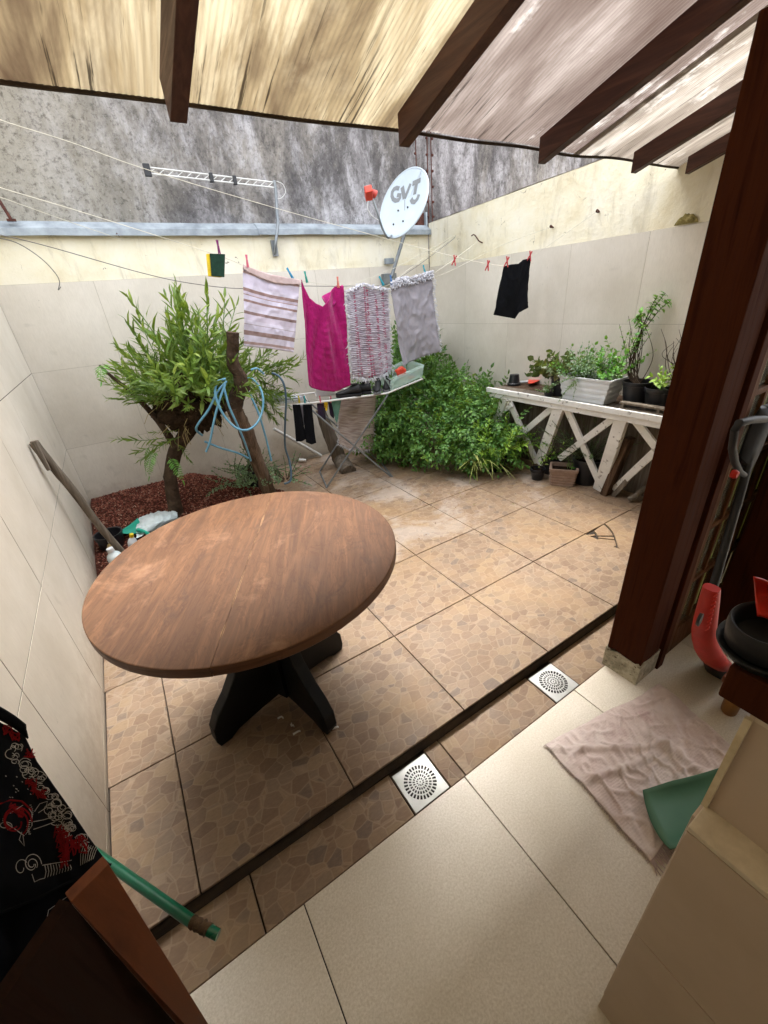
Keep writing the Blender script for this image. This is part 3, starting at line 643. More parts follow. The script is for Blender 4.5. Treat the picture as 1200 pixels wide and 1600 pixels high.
# ================================================================== OBJECTS
# ---- round table with two half tops and a black cross foot
tc = V(.473, .506, .75); TR = .519; sa = math.atan2(.943-.039, .716-.253)      # seam direction
tb = thing('round_table', (tc.x, tc.y, 0), 'round brown wooden table with a seam across its worn top and chipped black foot', 'table')
tb['_base'] = [tc.x, tc.y, 0]
ux, uy = V(math.cos(sa), math.sin(sa), 0), V(-math.sin(sa), math.cos(sa), 0)
# material keyed to the table's own axes
def table_mat():
    N = NM('worn_round_tabletop'); o = N.map(N.tc.outputs['Object'], (1,1,1), (0,0,-sa))
    v = N.map(o, (1.0, 11, 11)); f = N.noise(v, 2.6, 7, .64, 1.1); fine = N.noise(N.map(o, (6, 130, 40)), 1.5, 5, .75)
    fig = N.noise(N.map(o, (2.2, 7, 1)), 2.1, 5, .6, 2.6)
    c = N.ramp(f, [(.26, lin('4e3421')), (.46, lin('5e4029')), (.6, lin('6b4a30')), (.78, lin('7a573a'))])
    c = N.mix(N.math('MULTIPLY', N.step(fig, .50, .545), N.math('MULTIPLY', N.step(fig, .60, .55), .45)), c, lin('4e2f1c'))
    c = N.mix(N.math('MULTIPLY', N.step(fine, .48, .8), .38), c, lin('513524'))
    s = N.noise(N.map(o, (2.4, 4.2, 1), (0,0,.3), (4.2, 1, 0)), 2.2, 7, .7, .9)
    c = N.mix(N.math('MULTIPLY', N.step(s, .56, .70), .62), c, lin('3e2c22'))
    s2 = N.noise(N.map(o, (1.5, 2, 1), (0,0,0), (1.1, 5, 0)), 2.2, 6, .72, .5)
    c = N.mix(N.math('MULTIPLY', N.step(s2, .55, .72), .4), c, lin('a8846a'))
    sp = N.noise(N.map(o, (1,1,1), (0,0,0), (9.1, 3, 0)), 21, 4, .65)
    c = N.mix(N.step(sp, .765, .78), c, lin('cda274'))
    y = N.math('ABSOLUTE', N.sep(o)[1]); sn = N.noise(N.map(o, (1,1,1)), 9, 3, .6)
    c = N.mix(N.math('MULTIPLY', N.step(N.math('ADD', y, N.math('MULTIPLY', sn, -.016)), -.0052, -.0068), .85), c, lin('a07c58'))
    N.set(col=c, rough=N.ramp(s2, [(.3, (.48,)*3), (.7, (.68,)*3)]), spec=.28)
    N.bump(N.math('ADD', fine, N.math('MULTIPLY', f, .6)), .3, .0015); return N.m
TM = table_mat()
for sgn in (1, -1):
    mb = MB(); n = 56; ring = []
    for k in range(n+1):
        a = PI*k/n; x, y = math.cos(a)*TR, math.sin(a)*TR*sgn
        ring.append((x, y))
    prof = [(-.0, .034), (.0015, .030), (.0015, .006), (-.003, .001), (-.006, 0)]
    vs = []
    zt = .75+(.0 if sgn > 0 else .0012)
    loops = []
    for dr, dz in [(-.0022, .034), (0, .0325), (.0006, .030), (.0006, .003), (-.002, 0)]:
        lp = []
        for x, y in ring:
            r = TR+dr; k = r/TR; jag = .0008*noise.noise(V(x*30, y*30, 1))
            yy = y*k; yy = sgn*max(abs(yy), .0011)
            p = tc+ux*(x*k+jag)+uy*yy; lp.append(len(mb.v)); mb.v.append(V(p.x, p.y, zt-.034+dz))
        loops.append(lp)
    mb.face(loops[0] if sgn > 0 else loops[0][::-1])
    for a, b in zip(loops, loops[1:]):
        for k in range(n): mb.face((a[k], b[k], b[k+1], a[k+1]), 1 if a is not loops[0] else 0)
        mb.face((a[n], b[n], b[0], a[0]), 1)
    mb.face(loops[-1][::-1], 1)
    obj('table_leaf', mb, [TM, M['tableedge']], tb)
mb = MB(); mb.box((tc.x, tc.y, .695), (.62, .09, .04), (0,0,sa+.8)); mb.box((tc.x, tc.y, .6945), (.09, .62, .038), (0,0,sa+.8)); obj('top_support', mb, M['black_paint'], tb)
mb = MB(); mb.box((tc.x, tc.y+.02, .365), (.12, .12, .62), (0,0,.5)); obj('pedestal', mb, M['black_paint'], tb, bevel=.004)
fc = V(.465, .535, 0)
for fx, fy in ((.15, .46), (.553, .235), (.785, .628), (.375, .84)):
    d = V(fx, fy, 0)-fc; Lg = d.length; d.normalize(); s = d.cross(V(0,0,1)); mb = MB()
    prof = [(0, .04), (Lg*.35, .034), (Lg*.72, .02), (Lg*.84, .0), (Lg*.985, .0), (Lg+.003, .03), (Lg*.995, .095), (Lg*.90, .150), (Lg*.74, .205), (Lg*.58, .28), (Lg*.46, .37), (Lg*.40, .48), (Lg*.38, .64), (0, .66)]
    w = .026
    def outp(q): return [fc+d*a+V(0,0,b)+s*q for a, b in prof]
    n = len(prof); vs = outp(-w)+outp(w)
    mb.add(vs, [tuple(range(n))[::-1], tuple(range(n, 2*n))]+[(i, (i+1) % n, n+(i+1) % n, n+i) for i in range(n)])
    obj('foot', mb, M['black_paint'], tb, bevel=.005)
# bare patches on the foot ends
mb = MB(); d = (V(.15, .46, 0)-fc).normalized(); s = d.cross(V(0,0,1))
for a, z, w_, h_ in ((.255, .035, .05, .06),):
    for sd_ in (1,): mb.box(fc+d*a+V(0,0,z)+s*(.0272*sd_), (w_, .0012, h_), Matrix((d, s, V(0,0,1))).transposed())
obj('paper_label', mb, simple('old_paper_label', '8c7c58', '4e4430', 50, .9, .2), tb)

# ---- curls of old paint under the table
for k, (x, y) in enumerate(((440, 1122), (457, 1134), (462, 1146), (515, 1122), (510, 1140), (524, 1138))):
    q = onz(x, y, .003); mb = MB(); a_ = k*1.3; mb.grid(lambda u, v: q+V(math.cos(a_)*(u-.5)*.03+.008*math.sin(u*5+k), math.sin(a_)*(u-.5)*.03+.006*(v-.5)+.006*math.cos(u*4), .004*math.sin(u*PI)+.004*v), 8, 2)
    o = obj('paint_curl', mb, M['shag'] if False else M['whitepaint'], base=q, smooth=True, angle=180, solid=.001); tag(o, 'curl of peeled pale paint on the tiles, '+['leftmost between the table feet', 'second from the left between the table feet', 'lowest between the table feet', 'upper one beside the right table foot', 'middle one beside the right table foot', 'rightmost, at the right foot tip'][k], 'paint flake', 'paint curls under the table')
# ---- stainless drain grates
def drain(cx, cy, lab):
    t = thing('floor_drain', (cx, cy, STEP), lab, 'drain', 'stainless floor drains beside the step')
    s = .0745; z = STEP+.003; th = .0025; mb = MB()
    R_ = .0605; n = 56; b = len(mb.v)
    # square plate with a round opening
    for zz in (z, z-th):
        for k in range(n):
            a = 2*PI*k/n; c_, s_ = math.cos(a), math.sin(a); q = s/max(abs(c_), abs(s_))
            mb.v.append(V(cx+c_*R_, cy+s_*R_, zz)); mb.v.append(V(cx+c_*q, cy+s_*q, zz))
    for k in range(n):
        k2 = (k+1) % n; a, c = b+2*k, b+2*k2; lo = 2*n
        mb.face((a, a+1, c+1, c)); mb.face((a+lo, c+lo, c+1+lo, a+1+lo)); mb.face((a, c, c+lo, a+lo)); mb.face((a+1, a+1+lo, c+1+lo, c+1))
    def ringsec(r0, r1, a0, a1, m_=1):
        bb = len(mb.v)
        for zz in (z, z-th):
            for q in range(m_+1):
                a = a0+(a1-a0)*q/m_
                for r in (r0, r1): mb.v.append(V(cx+math.cos(a)*r, cy+math.sin(a)*r, zz))
        lo = 2*(m_+1)
        for q in range(m_):
            i = bb+2*q; mb.face((i, i+1, i+3, i+2)); mb.face((i, i+2, i+2+lo, i+lo)); mb.face((i+1, i+1+lo, i+3+lo, i+3)); mb.face((i+lo, i+2+lo, i+3+lo, i+1+lo))
        mb.face((bb, bb+lo, bb+1+lo, bb+1)); e = bb+2*m_; mb.face((e, e+1, e+1+lo, e+lo))
    radii = [(.0605, .046, 28, .0), (.042, .032, 24, .1), (.0280, .019, 18, 0), (.0150, .008, 10, .2)]
    prev = None
    for k, (ro, ri, cnt, ph) in enumerate(radii):
        for q in range(cnt):
            a = ph+2*PI*q/cnt; ringsec(ri-.0002, ro+.0002, a-.35*PI/cnt, a+.35*PI/cnt)
        inner = radii[k+1][0] if k+1 < len(radii) else .0
        for q in range(n if inner else 0): ringsec(inner, ri, 2*PI*q/n, 2*PI*(q+1)/n)
    for q in range(16): ringsec(.003, .008, 2*PI*q/16, 2*PI*(q+1)/16)
    obj('grate', mb, M['chrome'], t)
    mb = MB(); mb.lathe([(.063, z-.004), (.0625, z-.045), (0.0001, z-.047)], (cx, cy, 0), 32); mb.box((cx, cy, z-.0065), (.001, .001, .001)); obj('drain_cup', mb, M['windowdark'], t)
    mb = MB()
    for dx, dy, w, h_ in ((-s-.0025, 0, .004, 2*s+.008), (s+.0025, 0, .004, 2*s+.008), (0, -s-.0025, 2*s, .003), (0, s+.0025, 2*s, .003)): mb.box((cx+dx, cy+dy, z-.008), (w, h_, .012))
    obj('rim', mb, M['mortar'], t)
drain(.739, -.095, 'square steel floor drain with round slots, under the middle of the step'); drain(1.480, -.095, 'square steel floor drain with round slots, nearest the timber post')

# ---- towel mat on the beige floor
mq = [onz(852, 1165, STEP+.004), onz(1030, 1070, STEP+.004), onz(1150, 1172, STEP+.004), onz(1018, 1348, STEP+.004)]
def mat_pt(u, v):
    a = mq[0].lerp(mq[1], u); b = mq[3].lerp(mq[2], u); p = a.lerp(b, v)
    x, y = p.x, p.y
    e = .016*math.sin(v*7+u*3)*(1 if u < .02 else 0)
    w1 = math.exp(-((v-.42-.25*u)/.035)**2)*.018*(u < .7)*min(1, (.7-u)*4) ; w2 = math.exp(-((u-.55-.12*v)/.03)**2)*.014*max(0, min(1, (v-.2)*3))
    w3 = math.exp(-((u+v*.7-1.12)/.04)**2)*.012; w4 = math.exp(-((u*.8-v+.05)/.03)**2)*.012*(u < .8)
    n = .011*(1-abs(noise.noise(V(x*9+y*5, y*11, 3)))*2)**4*.9+.009*(1-abs(noise.noise(V(x*16, y*16-x*8, 7)))*2)**5+.0045*abs(noise.noise(V(x*34, y*34, 1)))
    ed = min(u, 1-u, v, 1-v); ed = min(1, ed*14)
    k = .014*noise.noise(V(u*3.3, v*3.3, 9)); k2 = .014*noise.noise(V(u*3.3, v*3.3, 19))
    return (x+k, y+k2, STEP+.006+(w1+w2+w3+w4+n)*(.25+.75*ed)+.002)
mb = MB(); mb.grid(mat_pt, 130, 90)
mt = thing('towel_mat', onz(1000, 1200, STEP), 'creased lilac pink towel used as a floor mat on the beige tiles', 'floor mat')
def lilac_mat():
    N = NM('worn_pink_towelling'); v = N.pos(); a = N.noise(v, 5, 5, .65); b = N.noise(v, 160, 3, .6)
    c = N.ramp(a, [(.3, lin('c6b2aa')), (.5, lin('d6c6c0')), (.7, lin('e0d4ce'))])
    st = N.noise(N.map(v, (1,1,1), (0,0,0), (2.3,0,0)), 7, 3, .6); c = N.mix(N.math('MULTIPLY', N.step(st, .6, .72), .4), c, lin('9a6a6a'))
    w = N.n('ShaderNodeTexBrick'); N.l(N.map(N.tc.outputs['UV'], (7, 6, 1)), w.inputs['Vector']); w.inputs['Scale'].default_value = 2.2; w.inputs['Mortar Size'].default_value = .05
    N.set(col=c, rough=1, spec=.05, sheen=.3); N.bump(N.math('ADD', N.math('MULTIPLY', b, .6), N.math('MULTIPLY', w.outputs['Fac'], .8)), .9, .003); return N.m
LM = lilac_mat(); A3 = mq[0]; U3 = mq[1]-mq[0]; V3 = mq[3]-mq[0]
obj('towel', mb, LM, mt, smooth=True, angle=180, solid=.003, uvfn=lambda p: ((p-A3).dot(U3)/U3.length_squared, (p-A3).dot(V3)/V3.length_squared), fix=False)
mb = MB()
for k in range(120):
    t_ = k/119
    p = Vector(mat_pt(0, t_)); q = Vector(mat_pt(.02, t_)); d = (p-q).normalized()+V(rnd.gauss(0,.4), rnd.gauss(0,.4), 0); mb.tube([p, p+d*rnd.uniform(.004,.010)+V(0,0,-.002)], .0009, 3)
for k in range(60):
    t_ = .0+k/59*.22; p = Vector(mat_pt(t_, 1)); d = V3.normalized()+V(rnd.gauss(0,.3), rnd.gauss(0,.3), 0); mb.tube([p, p+d*.012, p+d*rnd.uniform(.02,.034)+V(0,0,-.004)], .0017, 3)
obj('fringe', mb, fabric('towel_fringe', 'c0aeaa', 'a89692'), mt)

# ---- green plastic dustpan half on the mat
dp = thing('green_dustpan', onz(1060, 1270, STEP), 'sage green plastic dustpan lying on the mat beside the tiled ledge', 'dustpan')
a, b_, c_ = onz(1000, 1245, -.045), onz(1042, 1338, -.045), onz(1115, 1213, .02)
dd = (c_-a); dd.z = 0; dd.normalize()
def pan(u, v):
    p = a.lerp(b_, v)+dd*(u*.26); h_ = .006+.05*u*u+.035*(abs(v-.5)*2)**4*min(1, .3+u*2.0)
    return (p.x-(.02*(math.cos((v-.5)*PI)))*dd.x*(u < .01), p.y, -.020+h_)
mb = MB(); mb.grid(pan, 16, 16); obj('scoop', mb, M['greenpl'], dp, smooth=True, angle=180, solid=.0025)
mb = MB(); hp = a.lerp(b_, .5)+dd*.25; mb.tube([hp+V(0,0,.03), hp+dd*.05+V(0,0,.08), hp+dd*.07+V(0,0,.15)], [.014, .012, .013], 10); obj('handle', mb, M['greenpl'], dp, smooth=True)

# ---- tiled ledge at lower right, two steps high
lg = thing('tiled_ledge', (1.2, -.95, STEP), 'low ledge clad in beige brown tiles at the lower right corner', 'ledge')
LZ = .78; lc = onz(1075, 1291, LZ); cx, cy = lc.x, lc.y
lt = simple('ledge_tile', 'c2b09c', 'b4a28c', 5, .42, .08, 200, world=True); ltt = simple('ledge_edge_trim', 'd6cab4', 'bcae96', 30, .45, .2, 90, world=True)
mb = MB(); mb.box((cx+.42, cy-.425, (LZ+STEP)/2), (.80, .84, LZ-STEP-.014)); mb.box((cx+.45, cy-.42, LZ+.05), (.76, .80, .14)); obj('core', mb, M['grout'], lg)
YN = cy-.86
for z0, z1 in ((STEP, .385), (.389, LZ-.012)):
    for y0, y1 in ((cy, cy-.50), (cy-.504, YN)):
        mb = MB(); mb.box((cx+.005, (y0+y1)/2, (z0+z1)/2), (.010, abs(y1-y0), z1-z0)); obj('wall_tile', mb, lt, lg, bevel=.001)
for z0, z1 in ((STEP, .385), (.389, LZ-.012)):
    mb = MB(); mb.box((cx+.43, cy+.001, (z0+z1)/2), (.80, .008, z1-z0)); obj('wall_tile', mb, lt, lg, bevel=.001)
ux2 = onz(1100, 1257, LZ).x
mb = MB(); mb.box(((cx+ux2)/2+.003, (cy+YN)/2, LZ-.005), (ux2-cx+.006, cy-YN, .010)); obj('top_trim', mb, ltt, lg, bevel=.0015)
zt = onx(1165, 1120, ux2).z
mb = MB(); mb.box((ux2+.007, (cy-.004+YN)/2, (LZ+.003+zt)/2), (.010, abs(YN-cy+.004), zt-LZ+.003)); obj('wall_tile', mb, lt, lg, bevel=.001)
mb = MB(); mb.box((ux2-.001, cy-.000, (LZ+.002+onx(1165, 1120, ux2).z)/2), (.006, .008, onx(1165, 1120, ux2).z-LZ+.002)); obj('corner_trim', mb, simple('pale_corner_bead', 'd8ccae', 'c0b08c', 30, .5, .1), lg)
mb = MB(); mb.box((ux2+.41, cy-.001, (LZ+.003+zt)/2), (.78, .008, zt-LZ+.003)); obj('wall_tile', mb, ltt, lg, bevel=.001)
mb = MB(); mb.box((ux2+.40, cy-.42, zt+.006), (.80, .83, .012)); obj('top_slab', mb, ltt, lg, bevel=.0015)

# ---- thick board on the ledge, low stool behind it, basin, scoop
bz0 = zt+.013; cor = onz(1120, 1086, bz0); thk = onx(1140, 1040, cor.x).z-bz0
bz1 = bz0+thk
bd = thing('dark_board', (1.25, -.95, bz0), 'thick dark red wooden board lying on top of the tiled ledge at the right edge', 'board')
mb = MB(); mb.box((cor.x+.42, cor.y-.45, (bz0+bz1)/2), (.84, .90, thk)); obj('plank', mb, M['redwood'], bd, bevel=.003)
sp0 = onz(1137, 1113, STEP); st = thing('low_stool', (sp0.x+.14, sp0.y-.1, STEP), 'low stool behind the ledge, only its stubby yellowish round leg showing', 'stool')
for dx, dy in ((0,0), (.26,0), (0,-.24), (.26,-.24)):
    mb = MB(); q = V(sp0.x+dx, sp0.y+dy, STEP); mb.tube([q, q+V(0,0,.010), q+V(.01,0,.16)], [.020, .026, .031], 14); obj('leg', mb, simple('varnished_leg', '9a6a34', '7a5026', 12, .5, .1), st, smooth=True)
mb = MB(); mb.box((sp0.x+.14, sp0.y-.12, STEP+.175), (.36, .34, .03)); obj('seat', mb, M['cabinet'], st, bevel=.004)
bc = onz(1203, 1000, bz1+.03); k_ = (bc-CC).dot(-CR.col[2])/1.52; bs = thing('black_basin', (bc.x, bc.y, bz1), 'wide rimmed black plastic bowl standing on the dark board', 'bowl')
Mt = Euler((R(-6), R(-10), 0)).to_matrix()
def kk(l): return [(a*k_, b*k_) for a, b in l]
bc = V(bc.x, bc.y, bz1+.052*k_)
mb = MB(); mb.lathe(kk([(.10, -.05), (.125, -.03), (.140, .005), (.148, .012), (.150, .016), (.146, .020), (.132, .016), (.120, -.02), (.0001, -.035)]), bc, 44, M=Mt); obj('lower_bowl', mb, M['matte_black'], bs, smooth=True, angle=60)
mb = MB(); b2 = bc+Mt @ V(0, 0, .012*k_); mb.lathe(kk([(.118, .0), (.126, .01), (.124, .07), (.118, .105), (.112, .112), (.103, .106), (.098, .03), (.0001, .02)]), b2, 44, M=Mt); obj('upper_bowl', mb, M['matte_black'], bs, smooth=True, angle=60)
rs = b2+Mt @ V(-.03*k_, .03*k_, .08*k_); r_ = thing('red_scoop', rs, 'bright red plastic scoop standing in the black bowl', 'scoop'); ds = (rs-CC).dot(-CR.col[2])
mb = MB(); mb.grid(lambda u, v: ond(1178+u*52+v*6, 902+u*40+v*60-10*math.sin(u*PI), ds+.015*math.sin(v*PI)), 12, 10); obj('blade', mb, M['redplastic'], r_, smooth=True, angle=180, solid=.003)

# ---- string trimmer leaning on the cupboard
tr = thing('string_trimmer', onz(1120, 1050, STEP), 'red and black electric string trimmer leaning against the cupboard, red head down', 'trimmer')
foot = onz(1118, 1045, STEP)
p1 = ony(1114, 918, -.455); p2 = ony(1160, 760, -.39); p3 = ony(1187, 655, -.33)
ax = (p3-p1).normalized()
mb = MB(); mb.tube([p1-ax*.03, p2, p3], .0125, 12); obj('shaft', mb, M['matte_black'], tr, smooth=True)
mb = MB(); mb.tube([p1+ax*.02+V(-.0115,-.008,0), p1+ax*.09+V(-.0115,-.008,0)], .0035, 6); obj('sticker', mb, M['white_plastic'], tr, smooth=True)
side = ax.cross(V(0,-1,0)).normalized(); fr = side.cross(ax).normalized()
def loft(sections, n=16):
    mb = MB()
    for c, a, b, w, h_ in sections:
        for k in range(n):
            t_ = 2*PI*k/n; cs, sn = math.cos(t_), math.sin(t_); e = .75
            mb.v.append(Vector(c)+Vector(a)*w*math.copysign(abs(cs)**e, cs)+Vector(b)*h_*math.copysign(abs(sn)**e, sn))
    for i in range(len(sections)-1):
        for k in range(n): mb.face((i*n+k, i*n+(k+1) % n, (i+1)*n+(k+1) % n, (i+1)*n+k))
    mb.face(list(range(n))[::-1]); mb.face([(len(sections)-1)*n+k for k in range(n)]); return mb
def P_(x, y, dY=0): return ony(x, y, -.478+dY)
sx_ = V(1,0,0)*.97; sy_ = V(0,1,0)
secs = [(P_(1112, 918), .021, .022), (P_(1108, 940), .027, .026), (P_(1103, 965), .033, .03), (P_(1100, 985), .037, .033), (P_(1101, 1000), .041, .036), (P_(1106, 1015), .047, .040), (P_(1114, 1028), .051, .045), (P_(1120, 1034), .052, .048)]
mb = loft([(c, sx_, sy_, w, h_) for c, w, h_ in secs]); obj('motor_housing', mb, M['redplastic'], tr, smooth=True, angle=50)
secs = [(P_(1121, 1035), .052, .048), (P_(1124, 1048), .052, .05), (P_(1125, 1056), .044, .042)]
mb = loft([(c, sx_, sy_, w, h_) for c, w, h_ in secs]); obj('guard', mb, M['matte_black'], tr, smooth=True, angle=50)
for k in range(9):
    mb = MB(); c = P_(1117-1.6*k, 928+6.6*k, -.026-.0012*k); mb.tube([c+V(-.012,-.002,-.004), c+V(.002,-.006,.002), c+V(.010,-.003,.001)], .0016, 6); obj('vent_rib', mb, M['redplastic'], tr, smooth=True)
mb = MB(); c = P_(1093, 968, -.024); mb.lathe([(.0001,-.004), (.010,-.004), (.011,.004), (.0001,.004)], c, 16, M=Euler((R(90),0,0)).to_matrix() @ Matrix.Scale(1,3), sy=2.3); obj('grip_slot', mb, M['matte_black'], tr, smooth=True)
secs = [(ony(1162, 735, -.36), .022, .02), (ony(1168, 715, -.36), .033, .028), (ony(1178, 690, -.35), .04, .03), (ony(1190, 660, -.34), .034, .03), (ony(1200, 642, -.34), .028, .026), (ony(1222, 636, -.34), .024, .024)]
mb = loft([(c, sx_, V(0,.8,.6), w, h_) for c, w, h_ in secs]); obj('handle_body', mb, M['matte_black'], tr, smooth=True, angle=60)
mb = MB(); mb.tube([ony(x, y, -.40) for x, y in ((1195, 655), (1175, 656), (1155, 661), (1148, 672), (1144, 700), (1148, 722), (1156, 738), (1163, 742))], [.011, .011, .011, .010, .010, .010, .009, .008], 10); obj('loop_handle', mb, M['matte_black'], tr, smooth=True)
mb = MB(); mb.lathe([(.0001,-.008), (.012,-.008), (.014,0), (.010,.008), (.0001,.009)], ony(1148, 741, -.41), 14, M=Euler((R(90),0,0)).to_matrix()); obj('red_knob', mb, M['redplastic'], tr, smooth=True)

# ---- low veneered cabinet end with a T-shirt thrown over it, lower left
A = onz(170, 1350, .86); B = onz(110, 1410, .86); Cq = B+(onz(-60, 1660, .86)-B).normalized()*.32
bA, bB = onz(400, 1720, STEP), onz(354, 1691, STEP); bC = bB+(Cq-B)
cab = thing('half_door', (A.x, A.y, STEP), 'brown wooden half door with a paler edge standing at the lower left corner, under the T-shirt', 'door')
def hexa(a, b, c, d, e, f, g, h): m_ = MB(); m_.add([a, b, c, d, e, f, g, h], [(3,2,1,0),(4,5,6,7),(0,1,5,4),(1,2,6,5),(2,3,7,6),(3,0,4,7)]); return m_
t1 = V(-(A-B).y, (A-B).x, 0).normalized()*.018; t2 = V((Cq-B).y, -(Cq-B).x, 0).normalized()*.018
obj('edge_board', hexa(bA, bB, bB+t1, bA+t1, A, B, B+t1, A+t1), M['cabinet'], cab, bevel=.001)
g_ = V(0,0,0)
obj('door_panel', hexa(bB+g_, bC, bC+t2, bB+g_+t2, B+g_, Cq, Cq+t2, B+g_+t2), M['blackbrown'], cab)
def sd(x, y): return .62+.00042*(x)+.00010*(1350-y)+.012*noise.noise(V(x*.012, y*.012, 1))+.004*noise.noise(V(x*.04, y*.03, 5))
Lp = [(-160, 1100), (-160, 1240), (-160, 1360), (-160, 1470)]
top_l = [(-160, 1060), (-60, 1085), (0, 1112), (22, 1117), (38, 1136), (39, 1152)]
def edge(pts, t):
    n = len(pts)-1; k = min(int(t*n), n-1); f = t*n-k; return (pts[k][0]+(pts[k+1][0]-pts[k][0])*f, pts[k][1]+(pts[k+1][1]-pts[k][1])*f)
rs_ = [(39, 1150), (58, 1190), (84, 1228), (108, 1262), (133, 1300), (152, 1330), (174, 1352)]
ls_ = [(-170, 1080), (-170, 1140), (-170, 1200), (-170, 1260), (-170, 1330), (-170, 1400), (-170, 1480)]
shirt = thing('black_shirt', onz(60, 1300, .9), 'black T-shirt with red and white line print draped over the cabinet', 'T-shirt')
def front(u, v):
    a, b = edge(ls_, v), edge(rs_, v); uu = u
    x, y = a[0]+(b[0]-a[0])*uu, a[1]+(b[1]-a[1])*uu
    y += (1-v)*(-26*math.sin(PI*max(0, min(1, (uu-.35)/.65))))*.4
    hem = [(-170, 1480), (-60, 1450), (0, 1427), (60, 1404), (110, 1376), (150, 1358), (174, 1352)]
    h_ = edge(hem, u); w = v**6; x = x*(1-w)+h_[0]*w; y = y*(1-w)+h_[1]*w
    return ond(x, y, sd(x, y))
mb = MB(); mb.grid(front, 70, 60); obj('front_panel', mb, M['blackcloth'], shirt, smooth=True, angle=180, solid=.002)
lo_t = [(-170, 1470), (-60, 1440), (0, 1417), (60, 1396), (110, 1372), (150, 1358), (166, 1354)]
lo_b = [(-170, 1740), (-100, 1690), (-30, 1612), (0, 1573), (45, 1500), (80, 1452), (112, 1410)]
def back(u, v):
    a, b = edge(lo_t, u), edge(lo_b, u); x, y = a[0]+(b[0]-a[0])*v, a[1]+(b[1]-a[1])*v
    return ond(x, y, sd(x, y)+.006+.006*v)
mb = MB(); mb.grid(back, 50, 20); obj('back_panel', mb, M['blackcloth'], shirt, smooth=True, angle=180, solid=.002)
mb = MB(); mb.tube([ond(x, y, sd(x, y)-.001) for x, y in ((-100, 1466), (0, 1427), (60, 1403), (110, 1377), (150, 1359), (173, 1351), (160, 1362), (135, 1380), (112, 1408))], .0022, 6); obj('hem', mb, M['blackcloth'], shirt, smooth=True)
mb = MB(); mb.grid(lambda u, v: ond(*(lambda x, y: (x, y, sd(x, y)-.006-.004*math.sin(v*PI)))(-20+60*u+4*v, 1098+22*v+34*u**1.5)), 14, 6); obj('sleeve_cuff', mb, M['blackcloth'], shirt, smooth=True, angle=180, solid=.002)
# printed line drawing: loose abstract loops, flat on the cloth
def strokes(mb, lines, w=.0006):
    for ln in lines:
        pts = [ond(x, y, sd(x, y)-.0016) for x, y in ln]; mb.tube(pts, w, 4)
rr = random.Random(3); wl, rl = [], []
def curl(cx, cy, r, turns, sq=1, ph=0, n=26): return [(cx+(r*(.35+.65*k/n))*math.cos(ph+turns*2*PI*k/n), cy+sq*(r*(.35+.65*k/n))*math.sin(ph+turns*2*PI*k/n)) for k in range(n+1)]
spots = [(30, 1165), (24, 1185), (40, 1198), (52, 1208), (66, 1215), (74, 1235), (86, 1248), (96, 1256), (104, 1270), (112, 1282), (120, 1296), (92, 1275), (100, 1290), (86, 1262), (128, 1308), (138, 1322), (108, 1300)]
for (cx_, cy_) in spots:
    for q in range(4): wl.append(curl(cx_+rr.uniform(-7, 7)-4, cy_+rr.uniform(-6, 6), rr.uniform(4, 12), rr.uniform(.5, 1.4), rr.uniform(.5, 1), rr.uniform(0, 6), 14))
for k in range(7): wl.append([(128+k*3.2-2, 1352-k*1.6), (126+k*4, 1335-k), (132+k*3.5, 1318+k)])
for k in range(10): wl.append([(70+k*4.4, 1350+rr.uniform(-2,2)), (72+k*4.4, 1362-k*.6), (70+k*4.5, 1372-k*1.4)])
wl += [curl(50, 1350, 15, 1.0, 1.2), curl(50, 1350, 9, 1.1, 1.1), curl(33, 1356, 11, .9, 1.3), [(66, 1352), (84, 1349), (102, 1346), (112, 1344)], [(50, 1366), (54, 1378), (62, 1374), (70, 1372)]]
wl += [[(4, 1280), (20, 1268), (36, 1258)], [(4, 1282), (24, 1296), (38, 1306)], curl(8, 1290, 12, 1.2, .6), [(40, 1256), (50, 1270), (50, 1290), (40, 1304)], [(36, 1306), (38, 1322), (30, 1312), (34, 1300)], [(52, 1284), (68, 1281), (84, 1276)], [(52, 1296), (70, 1290), (86, 1284)], [(54, 1268), (62, 1256), (74, 1252), (72, 1262), (60, 1270)]]
for k in range(16): wl.append([(42+5*math.sin(k*.4)+4, 1258+k*3), (50+3*math.sin(k*.4)-1, 1258+k*3)])
for k in range(26): x, y = 8+rr.uniform(0, 60), 1192+rr.uniform(0, 60); wl.append([(x, y), (x+1.5, y+1)]) if x < 20+(y-1192)*.7 else None
wl.append([(118, 1392), (98, 1406), (76, 1422), (70, 1450), (62, 1475)]); wl.append([(122, 1386), (112, 1398), (108, 1406)])
rl += [curl(24, 1284, 26, 1.0, 1.05), curl(22, 1284, 24, 1.0, 1.0, 1), [(0, 1256), (16, 1250), (34, 1252), (50, 1266)]]
for (cx_, cy_) in ((96, 1318), (100, 1330), (106, 1310), (112, 1322), (92, 1304), (102, 1342), (128, 1318)):
    for q in range(6): rl.append([(cx_+rr.uniform(-9, 9), cy_+rr.uniform(-16, 16)) for _ in range(4)])
for (cx_, cy_) in ((48, 1224), (56, 1236), (64, 1240), (12, 1140), (22, 1150), (46, 1176), (22, 1262), (30, 1270)):
    for q in range(5): rl.append([(cx_+rr.uniform(-9, 9), cy_+rr.uniform(-8, 8)) for _ in range(4)])
mb = MB(); strokes(mb, [l for l in wl if l], .00045); tag(obj('white_print', mb, M['whiteprint'], shirt), kind='stuff')
mb = MB(); strokes(mb, rl, .0011); tag(obj('red_print', mb, M['redprint'], shirt), kind='stuff')

